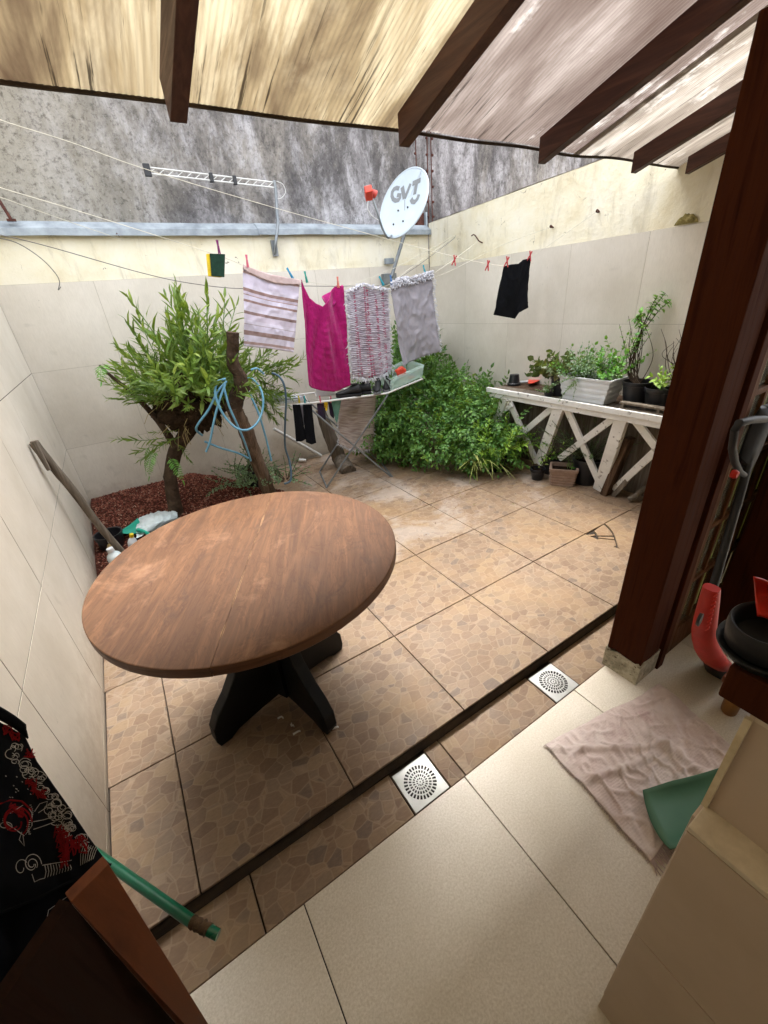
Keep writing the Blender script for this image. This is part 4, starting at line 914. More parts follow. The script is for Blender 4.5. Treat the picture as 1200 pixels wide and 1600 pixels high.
# ---- green handle end leaning by the cabinet
bh = thing('green_broom_handle', onz(330, 1462, STEP), 'green metal broom handle with a cracked brown end, beside the cabinet', 'broom handle')
h0 = ond(130, 1320, 1.02); h1 = ond(300, 1440, .86); h2 = ond(326, 1453, .845); h3 = ond(341, 1461, .84)
mb = MB(); mb.tube([h0, h0.lerp(h1, .5), h1], .0112, 16); obj('tube', mb, M['greenpole'], bh, smooth=True)
mb = MB(); N_ = 9; mb.tube([h1.lerp(h2, k/N_)+(h1-h0).orthogonal().normalized()*.001*math.sin(k*3) for k in range(N_+1)], [.0115+.0014*math.sin(k*2.3) for k in range(N_+1)], 14); obj('worn_binding', mb, simple('brown_tape', '5e4a34', '40301f', 60, .85, .6, 200), bh, smooth=True)
mb = MB(); mb.tube([h2, h3], [.0105, .0100], 14); obj('end_cap', mb, M['greenpole'], bh, smooth=True)
# ================================================================== GARDEN
# ---- raised bed of red bark mulch in the far left corner
def bed_h(x, y):
    # soft edge of the bed: from the left wall round to the back wall
    e = 1.30-.40*max(0, (y-2.6)/.7)-(0 if y > 2.6 else (2.6-y)**2*2.1)
    d = e-x; d2 = y-1.72
    k = max(0, min(1, d/.35))*max(0, min(1, d2/.5)); k = k*k*(3-2*k)
    return -.02+.04*min(1, k*6)+.15*k*max(.15, min(1, (y-1.9)/1.1))+.012*noise.noise(V(x*6, y*6, 2))
mb = MB(); mb.grid(lambda u, v: (xl(2.5)+.006+1.65*u, 1.70+1.62*v, bed_h(xl(2.5)+1.65*u, 1.70+1.62*v)), 60, 60)
bed = obj('mulch_bed', mb, M['mulchbase'], base=(.4, 2.6, 0), smooth=True, angle=180, fix=False); tag(bed, kind='structure')
def chipmat():
    N = NM('red_bark_chips'); g = N.n('ShaderNodeNewGeometry'); N.geo = g
    N.set(col=N.ramp(g.outputs['Random Per Island'], [(0, lin('4a2620')), (.35, lin('6e3c30')), (.7, lin('8c5444')), (.93, lin('a0705c')), (1, lin('b89c88'))]), rough=.9, spec=.15); return N.m
mb = MB(); rb = random.Random(11)
for k in range(15000):
    x, y = xl(2.5)+.02+1.55*rb.random(), 1.74+1.57*rb.random(); z = bed_h(x, y)
    if z < .006: 
        if rb.random() > .03 or z < -.01: continue
    L_, w_ = rb.uniform(.008, .026), rb.uniform(.004, .011)
    Rm = Euler((rb.gauss(0, .5), rb.gauss(0, .5), rb.uniform(0, 6.3))).to_matrix(); t_ = rb.uniform(.0015, .004)
    p = V(x, y, max(z, 0)+rb.uniform(.001, .009)); vs = [p+Rm @ V(a*L_/2, b*w_/2, c*t_) for a, b, c in ((-1,-.6,0),(.7,-1,0),(1,.7,0),(-.8,1,0),(-.9,-.5,1),(.6,-.9,1),(.9,.6,1),(-.7,.9,1))]
    mb.add(vs, [(4,5,6,7),(0,1,5,4),(1,2,6,5),(2,3,7,6),(3,0,4,7)])
o = obj('bark_chips', mb, chipmat(), base=(.4, 2.6, .05), fix=False); tag(o, 'loose red bark chips covering the planting bed', 'mulch', kind='stuff')

# ---- plant makers
def cane_mb(rr, L, leaves, ll, lw, mb=None, m_leaf=0, m_stem=1, base=V(0,0,0), d=V(0,0,1), curve=.3, r=.004, droop=.3, up_ang=.8, start=.15, whorl=2.4):
    mb = mb or MB(); d = Vector(d).normalized(); side = d.orthogonal().normalized(); side.rotate(Matrix.Rotation(rr.uniform(0, 6.28), 3, d))
    pts = []; p = Vector(base); dd = Vector(d); n = 8
    for k in range(n+1):
        pts.append(Vector(p)); dd = (dd+side*curve/n+V(0,0,rr.gauss(0,.02))).normalized(); p = p+dd*L/n
    mb.tube(pts, [r*(1-.6*k/n) for k in range(n+1)], 5, m_stem)
    for q in range(leaves):
        t = start+(1-start)*q/max(1, leaves-1); k = min(n-1, int(t*n)); f = t*n-k; c = pts[k].lerp(pts[k+1], f); ax = (pts[k+1]-pts[k]).normalized()
        a = q*whorl+rr.uniform(-.4, .4); o1 = ax.orthogonal().normalized(); o1.rotate(Matrix.Rotation(a, 3, ax))
        ang = up_ang*(1-.5*t)+rr.gauss(0, .15); ld = (ax*math.cos(ang)+o1*math.sin(ang)).normalized()
        s = rr.uniform(.75, 1.15)*(1-.35*t**3); mb.leaf(c, ld, ax if abs(ld.dot(ax)) < .95 else o1, ll*s, lw*s, droop*rr.uniform(.5, 1.4), m_leaf)
    return mb
def frond_mb(rr, L, pairs, ll, lw, base=V(0,0,0), d=V(0,0,1), mb=None, m_leaf=0, m_stem=1, sag=.5, toothed=False):
    """compound leaf: leaflets in pairs along a drooping rib"""
    mb = mb or MB(); d = Vector(d).normalized(); pts = []; p = Vector(base); dd = Vector(d); n = 6
    for k in range(n+1): pts.append(Vector(p)); dd = (dd+V(0,0,-sag/n)).normalized(); p = p+dd*L/n
    mb.tube(pts, .0016, 3, m_stem, cap=False)
    x = d.cross(V(0,0,1)); x = x.normalized() if x.length > .05 else d.orthogonal().normalized()
    for q in range(pairs):
        t = .2+.8*q/pairs; k = min(n-1, int(t*n)); c = pts[k].lerp(pts[k+1], t*n-k); ax = (pts[k+1]-pts[k]).normalized(); up = x.cross(ax)
        for sgn in (1, -1):
            s = math.sin(PI*(.25+.65*t))*rr.uniform(.8, 1.15); mb.leaf(c, ax*.55+x*sgn+up*rr.gauss(.05, .15), up, ll*s, lw*s, .3, m_leaf)
    mb.leaf(pts[-1], (pts[-1]-pts[-2]), x.cross(d), ll, lw, .25, m_leaf); return mb
def inst(name, mesh, parent, loc, rot, sc):
    o = bpy.data.objects.new(name, mesh); S.collection.objects.link(o); o.parent = parent; b = parent['_base'] if '_base' in parent else (0,0,0)
    o.location = V(*loc)-V(*b); o.rotation_euler = rot; o.scale = (sc, sc, sc); return o
def dir_rot(d, roll=0): q = Vector(d).to_track_quat('Z', 'Y'); return (q.to_matrix() @ Matrix.Rotation(roll, 3, 'Z')).to_euler()

# ---- the crooked tree smothered in strap-leaved orchid canes
tree = thing('orchid_tree', (.333, 2.58, .14), 'small crooked tree in the mulch bed, its crown covered in strap leaved orchid canes', 'tree')
def knotty(pts, rad, seed, n=14, sub=6, amp=.12):
    P2, R2 = [], []
    for i in range(len(pts)-1):
        for k in range(sub):
            t = k/sub; P2.append(Vector(pts[i]).lerp(Vector(pts[i+1]), t)+V(*[noise.noise(V(i+t, a*7, seed))*.012 for a in range(3)])); R2.append(rad[i]+(rad[i+1]-rad[i])*t)
    P2.append(Vector(pts[-1])); R2.append(rad[-1])
    mb = MB(); mb.tube(P2, R2, n)
    for k, v in enumerate(mb.v):
        c = P2[min(k//n, len(P2)-1)]; f = 1+amp*noise.noise(v*14+V(seed,0,0))+amp*.6*noise.noise(v*38); mb.v[k] = c+(v-c)*f
    return mb
obj('trunk', knotty([(.325, 2.58, .08), (.34, 2.58, .22), (.37, 2.59, .42), (.46, 2.60, .60), (.60, 2.60, .74), (.72, 2.61, .86)], [.062, .050, .046, .048, .055, .06], 1), M['bark'], tree, smooth=True)
obj('branch', knotty([(.70, 2.6, .84), (.80, 2.61, 1.0), (.86, 2.64, 1.16)], [.05, .04, .03], 3), M['bark'], tree, smooth=True)
obj('branch', knotty([(.48, 2.6, .62), (.42, 2.62, .85), (.30, 2.62, 1.10), (.19, 2.60, 1.27)], [.03, .022, .014, .007], 5, 8), M['bark'], tree, smooth=True)
# root ball
mb = MB(); bc = V(.70, 2.60, .93)
mb.grid(lambda u, v: (lambda d: bc+V(d.x*.26, d.y*.20, d.z*.19)*(1+.35*noise.noise(d*2.2)+.25*noise.noise(d*6)+.18*noise.noise(d*15)))(V(math.cos(u*2*PI)*math.sin(v*PI), math.sin(u*2*PI)*math.sin(v*PI), math.cos(v*PI))), 48, 28)
obj('root_mass', mb, M['root'], tree, smooth=True, angle=180)
rr = random.Random(21); mb = MB()
for k in range(90):
    a = rr.uniform(0, 6.28); e = rr.uniform(-.9, .9); d = V(math.cos(a)*math.cos(e), math.sin(a)*math.cos(e), math.sin(e)); p = bc+V(d.x*.26, d.y*.2, d.z*.18)
    q = p+d*rr.uniform(.03, .12)+V(0,0,rr.uniform(-.12, -.01)); mb.tube([p, p.lerp(q, .5)+V(rr.gauss(0,.02), rr.gauss(0,.02), .01), q], .0022, 4, cap=False)
tag(obj('aerial_roots', mb, M['straw'], tree), kind='stuff')
canes = []
for k in range(9):
    mbk = cane_mb(rr, 1.0, 18, .25, .050, curve=rr.uniform(.1, .6), r=.010, droop=.22, up_ang=.85, start=.10, whorl=PI+.25); o = obj('leafy_cane', mbk, [M['orchid'], M['greenstem']], tree, base=(0,0,0), fix=False); canes.append(o.data)
    S.collection.objects.unlink(o); bpy.data.objects.remove(o)
cnt = 0
for k in range(180):
    a = rr.uniform(0, 2*PI); rad = math.sqrt(rr.random()); 
    ox, oy = math.cos(a)*rad, math.sin(a)*rad
    p = bc+V(ox*.22, oy*.17, .02+.10*(1-rad))
    out = V(ox*1.0, oy*1.0, 0); lean = rad*1.05
    d = (V(0,0,1)*(1.05-lean*.62)+out*lean*1.1+V(rr.gauss(0,.16), rr.gauss(0,.16), rr.gauss(0,.08))).normalized()
    L_ = rr.uniform(.24, .62)*(1.0 if d.z > .3 else .75)
    if ox < -.1: L_ *= .80
    if d.z > .75: L_ *= 1.12
    inst('leafy_cane', rr.choice(canes), tree, p, dir_rot(d, rr.uniform(0, 6)), L_)
for k in range(30):
    p = V(1.18+rr.gauss(0,.05), 2.62+rr.gauss(0,.05), .98+rr.gauss(0,.07)); d = V(rr.uniform(.1,1), rr.uniform(-.5,.2), rr.uniform(-1.1,.5)).normalized(); inst('leafy_cane', rr.choice(canes), tree, p, dir_rot(d, rr.uniform(0, 6)), rr.uniform(.22, .36))
for k in range(5):    # lower hanging growth on the trunk side
    a = rr.uniform(2.2, 5.5); p = V(.50+rr.gauss(0,.07), 2.55, .70+rr.gauss(0,.05)); d = V(math.cos(a)*.9, -abs(math.sin(a))*.5, -.15+rr.gauss(0,.3)).normalized(); inst('leafy_cane', rr.choice(canes), tree, p, dir_rot(d, rr.uniform(0, 6)), rr.uniform(.18, .34))
# fern frond reaching left
for k, (a, b) in enumerate(((V(.24, 2.58, 1.24), V(-.1, -.25, .35)), (V(.36, 2.5, .66), V(-.35, -.3, .2)), (V(.40, 2.5, .60), V(.1, -.4, .1)), (V(.33, 2.52, .72), V(-.6, -.1, -.2)))):
    mbk = frond_mb(rr, .22, 11, .05, .011, base=a, d=b, sag=2.2); obj('fern_frond', mbk, [M['basil'], M['greenstem']], tree, fix=False)
# ---- dead stump post leaning in front
sp = thing('tree_stump_post', (1.07, 2.56, .02), 'bare sawn off tree trunk leaning beside the leafy tree, wound with blue hose', 'tree trunk')
obj('trunk', knotty([(1.10, 2.56, -.01), (1.05, 2.50, .25), (.985, 2.40, .58), (.93, 2.32, .80), (.895, 2.28, .92)], [.062, .058, .056, .054, .056], 7, 16, 6, .22), M['bark_pale'], sp, smooth=True)
a = ony(369, 590, 2.25); b = ony(365, 560, 2.24); c = ony(364, 520, 2.22)
obj('upper_trunk', knotty([(.895, 2.28, .90), tuple(ony(378, 605, 2.26)), tuple(ony(368, 575, 2.25)), tuple(ony(363, 545, 2.24)), tuple(ony(363, 519, 2.22))], [.056, .054, .044, .040, .040], 9, 14, 6, .28), M['bark'], sp, smooth=True)
# ---- hose looped over the stump
hs_ = thing('blue_garden_hose', ony(385, 640, 2.2), 'light blue garden hose looped over the sawn off trunk', 'hose')
def smooth_path(pts, n=8):
    P = [Vector(p) for p in pts]; out = []
    for i in range(len(P)-1):
        p0, p1, p2, p3 = P[max(i-1,0)], P[i], P[i+1], P[min(i+2, len(P)-1)]
        for k in range(n):
            t = k/n; out.append(.5*((2*p1)+(-p0+p2)*t+(2*p0-5*p1+4*p2-p3)*t*t+(-p0+3*p1-3*p2+p3)*t**3))
    out.append(P[-1]); return out
def pxp(l): return [ony(x, y, Y) for x, y, Y in l]
loops = [[(352, 592, 2.20), (340, 597, 2.17), (336, 612, 2.15), (341, 632, 2.13), (352, 652, 2.12), (368, 668, 2.11), (385, 672, 2.11), (400, 663, 2.12), (409, 645, 2.14), (411, 622, 2.17), (404, 602, 2.21), (390, 591, 2.26), (375, 600, 2.34)],
  [(354, 596, 2.24), (340, 612, 2.2), (326, 640, 2.2), (310, 662, 2.22), (307, 672, 2.26), (316, 680, 2.32)],
  [(352, 600, 2.2), (343, 625, 2.17), (335, 655, 2.16), (328, 690, 2.18), (322, 706, 2.2)],
  [(350, 606, 2.19), (358, 635, 2.17), (370, 662, 2.18), (382, 690, 2.22), (392, 720, 2.3)],
  [(385, 605, 2.3), (398, 632, 2.26), (407, 655, 2.25), (417, 690, 2.28), (424, 720, 2.3)],
  [(392, 578, 2.36), (402, 576, 2.36), (412, 584, 2.38)], [(320, 690, 2.3), (345, 700, 2.32), (372, 708, 2.34), (388, 716, 2.36)]]
for lp in loops:
    mb = MB(); mb.tube(smooth_path(pxp(lp)), .0078, 10); obj('hose_loop', mb, M['hose'], hs_, smooth=True)
mb = MB(); mb.tube(smooth_path(pxp([(425, 583, 2.42), (436, 588, 2.38), (444, 602, 2.35), (447, 625, 2.35), (446, 650, 2.37), (445, 680, 2.4), (446, 700, 2.42), (452, 720, 2.4), (455, 740, 2.36), (453, 752, 2.34), (444, 756, 2.34)])), .0085, 10)
o = obj('hanging_hose', mb, M['hosedark'], base=ony(446, 650, 2.37), smooth=True); tag(o, 'dark slate blue hose hanging down between the tree and the drying rack', 'hose')

# ---- round pot with grey-green succulent behind the stump
def pot(mb, c, r, h, m=0, rim=.010, taper=.72, wall=.004, n=28):
    mb.lathe([(r*taper*.98, 0), (r*taper, .003), (r*.96, h-.028), (r+.001, h-.026), (r+rim*.4, h-.004), (r+rim*.3, h), (r-wall, h), (r-wall*1.6, h-.02), (r*.9, h-.03)], c, n, m)
    mb.lathe([(r*.93, h-.03), (.0001, h-.022)], c, n, m+1)
def potted(name, c, r, h, label, cat, group=None, mat='black_plastic', root=None, **k):
    t = thing(name, c, label, cat, group); mb = MB(); pot(mb, c, r, h, **k); obj('pot', mb, [M[mat], M['soil']], t, smooth=True, angle=50); return t
c0 = V(1.02, 2.74, .07); t = potted('potted_succulent', c0, .10, .20, 'black pot of trailing grey green plant behind the leaning trunk', 'potted plant')
def bushy(t, c, n, rx, ry, rz, L, ll, lw, leaves, mats, seed=1, up=.5, protos=5, name='leafy_stem', curve=.8, droop=.3, r=.006, ang=1.0, whorl=2.4, fixdir=None):
    rr = random.Random(seed); ms = []
    for k in range(protos):
        mbk = cane_mb(rr, 1.0, leaves, ll/L, lw/L, curve=curve*rr.uniform(.4, 1.3), r=r/L*.5, droop=droop, up_ang=ang, start=.2, whorl=whorl); o = obj(name, mbk, mats, t, base=(0,0,0), fix=False); ms.append(o.data); bpy.data.objects.remove(o)
    for k in range(n):
        a = rr.uniform(0, 2*PI); q = math.sqrt(rr.random()); d = V(math.cos(a)*q*rx, math.sin(a)*q*ry, up+rz*rr.random()).normalized() if not fixdir else (Vector(fixdir)+V(rr.gauss(0,.3), rr.gauss(0,.3), rr.gauss(0,.2))).normalized()
        inst(name, rr.choice(ms), t, V(*c)+V(math.cos(a)*q*.03, math.sin(a)*q*.03, 0), dir_rot(d, rr.uniform(0, 6)), L*rr.uniform(.7, 1.15))
bushy(t, c0+V(0,-.02,.18), 46, 1.4, 1.4, .6, .30, .030, .022, 15, [M['sage'], M['stem']], 5, -.25)
bushy(t, V(.86, 2.62, .22), 16, 1.4, 1.4, .6, .24, .030, .022, 15, [M['sage'], M['stem']], 6, -.2)
bushy(t, V(1.24, 2.52, .16), 18, 1.2, 1.2, .8, .24, .030, .020, 14, [M['sage'], M['stem']], 8, .1)

# ---- the big green mass of climbing compound leaves
bush = thing('leafy_bush', (2.75, 2.6, 0), 'large sprawling dark green bush of compound leaves filling the far corner', 'bush')
lobes = [((2.95, 2.55, .30), (.72, .60, .42)), ((2.72, 2.78, .45), (.52, .48, .42)), ((2.90, 2.90, .74), (.42, .36, .34)), ((3.10, 2.40, .42), (.36, .50, .32)), ((2.60, 2.75, .22), (.36, .42, .30)), ((2.80, 2.25, .22), (.42, .50, .30)), ((2.95, 1.92, .25), (.36, .36, .30)), ((2.98, 2.98, .95), (.20, .20, .20))]
rr = random.Random(31)
def on_bush():
    while True:
        c, r = rr.choices(lobes, [l[1][0]*l[1][1]+l[1][2] for l in lobes])[0]
        a, e = rr.uniform(0, 2*PI), math.asin(rr.uniform(-.5, 1)); d = V(math.cos(a)*math.cos(e), math.sin(a)*math.cos(e), math.sin(e))
        k = rr.uniform(.70, 1.14)+.38*noise.noise(V(*c)+d*2.2); p = V(c[0]+d.x*r[0]*k, c[1]+d.y*r[1]*k, c[2]+d.z*r[2]*k)
        if p.z < .02 or p.x > XR-.03 or p.y > YB-.04: continue
        inside = any(sum(((p[i]-cc[i])/(rr_[i]*.68))**2 for i in range(3)) < 1 for cc, rr_ in lobes)
        if inside: continue
        n = V(d.x/r[0], d.y/r[1], d.z/r[2]).normalized(); return p, n
# dark leafy core so that the inside reads dense, itself made of leaves
fm = MB()
for k in range(2000):
    p, n = on_bush(); d = (n*.7+V(0,-.15,.25)+V(rr.gauss(0,.5), rr.gauss(0,.5), rr.gauss(0,.4))).normalized()
    frond_mb(rr, rr.uniform(.08, .15), 3, .046, .023, p-n*rr.uniform(.0, .14), d, fm, sag=rr.uniform(.6, 1.8))
tag(obj('foliage', fm, [M['tomato'], M['greenstem']], bush, fix=False), kind='stuff')
fr = []
for k in range(7):
    mbk = frond_mb(rr, .20, 4, .058, .027, sag=1.2); frond_mb(rr, .10, 2, .045, .022, V(0,0,.08), V(.7,.4,.5), mbk, sag=1.2); frond_mb(rr, .10, 2, .045, .022, V(0,0,.10), V(-.7,-.3,.5), mbk, sag=1.2)
    o = obj('leaf_spray', mbk, [M['tomato'], M['greenstem']], bush, base=(0,0,0), fix=False); fr.append(o.data); bpy.data.objects.remove(o)
for k in range(290):
    p, n = on_bush()
    if n.y > .3 and rr.random() < .8: p, n = on_bush()
    d = (n+V(rr.gauss(0,.3), rr.gauss(0,.3)-.1, .35)).normalized(); inst('leaf_spray', rr.choice(fr), bush, p-n*.05, dir_rot(d, rr.uniform(0, 6)), rr.uniform(.7, 1.15))
for (x, y, X) in ((690, 545, 3.4), (745, 590, 3.3), (730, 610, 3.3), (765, 620, 3.3)):    # taller shoots
    top = onx(x, y, X); b = V(top.x-.05, top.y+.05, max(.4, top.z-.4)); mb = MB(); mb.tube([b, b.lerp(top, .5)+V(.02,0,.02), top], [.004, .003, .002], 5, 1)
    for k in range(8):
        q = b.lerp(top, .3+.7*k/7); frond_mb(rr, .12, 3, .04, .018, q, V(rr.gauss(0,1), rr.gauss(0,1), .5), mb, sag=1.2)
    obj('tall_shoot', mb, [M['tomato'], M['stem']], bush, fix=False)
# lime green plant and grassy plant at its foot
lp = thing('lime_leaf_plant', (3.0, 1.72, 0), 'yellow green leafy plant at the left foot of the white stand', 'potted plant')
mb = MB(); pot(mb, V(3.0, 1.72, 0), .11, .16); obj('pot', mb, [M['black_plastic'], M['soil']], lp, smooth=True)
bushy(lp, V(3.0, 1.72, .14), 60, 1.1, 1.1, 1.0, .36, .055, .018, 14, [M['lime'], M['greenstem']], 9, .15)
gp = thing('spider_plant', (2.86, 1.80, 0), 'tuft of arching pale striped grass leaves in front of the green bush', 'plant')
rr = random.Random(41); blades = []
for k in range(6):
    mbk = MB(); L_ = .36; s_ = rr.uniform(1.2, 2.6)
    pts = []
    for q in range(9):
        t_ = q/8; pts.append(V(.22*t_+.10*t_*t_, 0, .28*t_-.30*t_**s_*1.0))
    for q, p in enumerate(pts):
        w = .006*(1-(q/8)**2)+.0006; mbk.v += [p+V(0,w,.001), p+V(0,0,-.001), p+V(0,-w,.001)]
    for q in range(8): mbk.face((3*q, 3*q+1, 3*q+4, 3*q+3)); mbk.face((3*q+1, 3*q+2, 3*q+5, 3*q+4))
    o = obj('grass_blade', mbk, leafmat('pale_striped_blade', '8ca850', 'b4bc6c', 'd4cf90', .3) if k == 0 else blades[0].materials[0], gp, base=(0,0,0), fix=False); blades.append(o.data); bpy.data.objects.remove(o)
for k in range(90): inst('grass_blade', rr.choice(blades), gp, V(2.84+rr.gauss(0,.03), 1.80+rr.gauss(0,.03), .10), (rr.gauss(0,.25), rr.gauss(-.2,.3), rr.uniform(0, 6.3)), rr.uniform(.7, 1.25))

# ---- leaf litter on the tiles
mb = MB(); rl_ = random.Random(77)
for k in range(150):
    x, y = rl_.uniform(1.3, 3.0), rl_.uniform(.9, 3.1)
    if k < 80: x, y = rl_.gauss(2.6, .35), rl_.gauss(1.75, .22)
    if x > 3.3: continue
    a_ = rl_.uniform(0, 6.3); mb.leaf((x, y, .003), (math.cos(a_), math.sin(a_), .02), (0,0,1), rl_.uniform(.010, .024), rl_.uniform(.005, .010), -.05)
def littermat():
    N = NM('dry_leaf_litter'); g2 = N.n('ShaderNodeNewGeometry'); N.set(col=N.ramp(g2.outputs['Random Per Island'], [(0, lin('4a3420')), (.4, lin('7a5c34')), (.7, lin('5a6a30')), (1, lin('8c7c48'))]), rough=.9); return N.m
o = obj('leaf_litter', mb, littermat(), base=(2.4, 1.9, 0), fix=False); tag(o, 'small dry fallen leaves scattered on the tiles in front of the bush', 'leaves', kind='stuff')
# ---- white slatted stand along the right wall
ss = thing('white_plant_stand', (3.25, 1.1, 0), 'white flaking wooden stand with crossed slats holding planters along the right wall', 'plant stand')
sx0, sx1, sz = 3.10, 3.50, .70
y1, y0 = onz(775, 603, .70).y-.02, .30
def board(name, p, q, w, h_, mat='whitepaint', up=(0,0,1), bev=.002):
    mb = MB(); mb.beam(p, q, w, h_, up); return obj(name, mb, M[mat], ss, bevel=bev)
for k in range(3): 
    xx = sx0+.09+k*.125; mb = MB(); mb.box((xx+.03, (y0+y1)/2, sz-.012), (.118, y1-y0-.02, .020)); obj('top_plank', mb, M['brownplank'] if k else M['weathered'], ss, bevel=.002)
board('front_edge_board', (sx0, y0, sz-.006), (sx0, y1, sz-.006), .026, .040); board('front_edge_board', (sx0+.012, y0, sz-.048), (sx0+.012, y1-.03, sz-.048), .022, .040)
def leg(name, xt, yt, xb, yb, w=.075, th=.045, mat='whitepaint', zt=sz-.07, zb=.0, dx=0):
    return board(name, (xt+dx, yt, zt), (xb+dx, yb, zb), w, th, mat, up=(1,0,0))
L1t, L1b = onz(789, 619, .63), onz(760, 735, 0); L2t, L2b = onz(875, 636, .63), onz(843, 723, 0); L3t, L3b = onz(976, 650, .63), onz(937, 763, 0)
LX = 3.13
def P3(x, y, z): p = onz(x, y, z); return p
def onst(x, y):   # stand front plane leans from x=3.13 at the top to x=3.27 at the floor
    d = ray(x, y); # X = 3.27-.2*z
    k = .222; t = (3.27-k*CC.z-CC.x)/(d.x+k*d.z); return CC+d*t
for nm, a, b, w in (('leg', (789, 622), (765, 722), .07), ('leg', (875, 634), (843, 724), .085), ('leg', (974, 648), (936, 765), .085)):
    p, q = onst(*a), onst(*b); q.z = max(q.z, 0); mb = MB(); mb.beam(p, q, w*1.05, .04, (1,0,0)); obj(nm, mb, M['whitepaint'], ss, bevel=.002)
for a, b in (((793, 625), (838, 724)), ((866, 634), (800, 690)), ((884, 638), (934, 752)), ((965, 648), (873, 717)), ((986, 650), (1024, 700)), ((1022, 706), (958, 766))):
    p, q = onst(*a), onst(*b); p.x += .012; q.x += .012; q.z = max(q.z, .01); mb = MB(); mb.beam(p, q, .050, .022, (1,0,0)); obj('cross_slat', mb, M['whitepaint'], ss, bevel=.002)
mb = MB(); mb.beam((3.42, .3, .30), (3.42, 1.95, .30), .03, .60); obj('back_board', mb, M['weathered'], ss)
board('rear_rail', (3.33, .9, .58), (3.33, 1.85, .58), .03, .03)
p, q = onst(770, 655), onst(800, 632)
mb = MB(); mb.beam(p, q, .04, .02, (1,0,0)); obj('cross_slat', mb, M['whitepaint'], ss, bevel=.002)
# plank and slat leaning on the stand
a, b = onz(944, 773, 0), onz(985, 682, .52)
mb = MB(); a2 = onz(946, 772, .0); b2 = V(a2.x+.10, a2.y+.0, .50); b2 = onx(984, 684, a2.x+.02); mb.beam(a2, b2, .085, .05, (0,-1,0)); o = obj('brown_plank', mb, M['brownplank'], base=a2, bevel=.003); tag(o, 'short dark brown plank leaning against the third white leg of the stand', 'plank')
a2 = onz(958, 775, 0); b2 = onx(1026, 700, a2.x-.02); mb = MB(); mb.beam(a2, b2, .022, .035, (0,-1,0)); o = obj('leaning_stake', mb, M['weathered'], base=a2, bevel=.002); tag(o, 'thin grey wooden stake leaning diagonally at the right end of the stand', 'stake')
mb = MB(); b2 = onz(1014, 762, .10); a3 = onz(982, 785, .0)+V(0,0,.022); mb = knotty([tuple(a3), tuple(a3.lerp(b2, .5)+V(0,0,.012)), tuple(b2)], [.022, .020, .022], 4, 10, 5); o = obj('driftwood_stick', mb, M['weathered'], base=a3, smooth=True); tag(o, 'short weathered stick propped on the floor by the timber post', 'stick')
# hollow bricks
def hollow_brick(c, rz, lab):
    t = thing('hollow_brick', c, lab, 'brick', 'hollow clay bricks under the stand'); Lb, Wb, Hb = .19, .14, .09; M3 = Matrix.Rotation(rz, 3, 'Z'); mb = MB()
    nx, nz = 3, 2; web = .009
    def bx2(x, y, z, sx, sy, sz_): mb.box(V(*c)+M3 @ V(x, y, z), (sx, sy, sz_), M3)
    for i in range(nx+1): bx2(-Wb/2+i*Wb/nx, 0, Hb/2, web, Lb, Hb)
    for j in range(nz+1): bx2(0, 0, j*Hb/nz, Wb+web, Lb, web)
    obj('clay_body', mb, M['brick'], t); mb = MB(); mb.box(V(*c)+M3 @ V(0, .01, Hb/2), (Wb-.005, Lb*.7, Hb-.01), M3); obj('dark_core', mb, M['windowdark'], t)
hb = onz(1000, 765, 0); hollow_brick(V(hb.x+.03, hb.y-.02, 0), .9, 'hollow red clay brick on the floor, lower of two beside the timber post'); hollow_brick(V(hb.x+.06, hb.y+.0, .10), .8, 'hollow red clay brick lying on another under the stand')
# potted things at the foot
c = onz(839, 748, 0); t = potted('small_black_pot', c, .062, .10, 'small black pot with a thin twiggy plant on the floor', 'potted plant'); bushy(t, c+V(0,0,.08), 7, .7, .7, .5, .36, .034, .014, 9, [M['lime'], M['stem']], 12, 1.0, r=.004)
def trough(c, rz, lab):
    t = thing('ribbed_planter', c, lab, 'planter'); mb = MB(); M3 = Matrix.Rotation(rz, 3, 'Z'); hl, hw_ = .105, .085; rings = []
    def rect(l, w, z, r=.012):
        return [V(*c)+M3 @ V(x*(l-(r if k else 0)), y*(w-(0 if k else r)), z) for x, y, k in ((-1,-1,0),(-1,-1,1),(1,-1,1),(1,-1,0),(1,1,0),(1,1,1),(-1,1,1),(-1,1,0))]
    zs_ = []
    for q in range(25): z = .125*q/24; zs_.append((z, .88+.12*z/.125+(.03*math.sin(q/24*PI*10))))
    zs_ += [(.126, 1.07), (.15, 1.07), (.15, .90), (.12, .86)]
    for z, s_ in zs_: mb.v += rect(hl*s_, hw_*s_, z)
    for q in range(len(zs_)-1):
        for k in range(8): mb.face((q*8+k, q*8+(k+1) % 8, (q+1)*8+(k+1) % 8, (q+1)*8+k))
    mb.face(list(range(8))[::-1]); mb.face([(len(zs_)-1)*8+k for k in range(8)], 1)
    obj('body', mb, [M['terracotta'], M['soil']], t); return t
c = onz(878, 754, 0); t = trough(c, -.95, 'ribbed square faded terracotta planter on the floor under the stand'); bushy(t, c+V(.03,-.03,.13), 6, 1, 1, .6, .06, .02, .012, 7, [M['basil'], M['greenstem']], 13, .4)
# rosemary behind the slats
t = potted('rosemary_pot', V(3.33, 1.02, 0), .12, .22, 'spiky rosemary bush in a dark pot behind the crossed slats', 'potted plant'); bushy(t, V(3.33, 1.02, .20), 54, .9, 1.2, .9, .40, .030, .0045, 52, [M['rosemary'], M['stem']], 14, .25, r=.004, ang=.9, curve=.5, droop=.05)
t = potted('twiggy_pot', V(3.30, 1.35, 0), .09, .15, 'dry twiggy plant in a dark pot behind the second white leg', 'potted plant'); bushy(t, V(3.30, 1.35, .13), 22, 1, 1, .8, .30, .018, .010, 12, [M['basil'], M['stem']], 15, .3)

# ---- things on the stand
def top(x, y, z=sz): return onz(x, y, z)
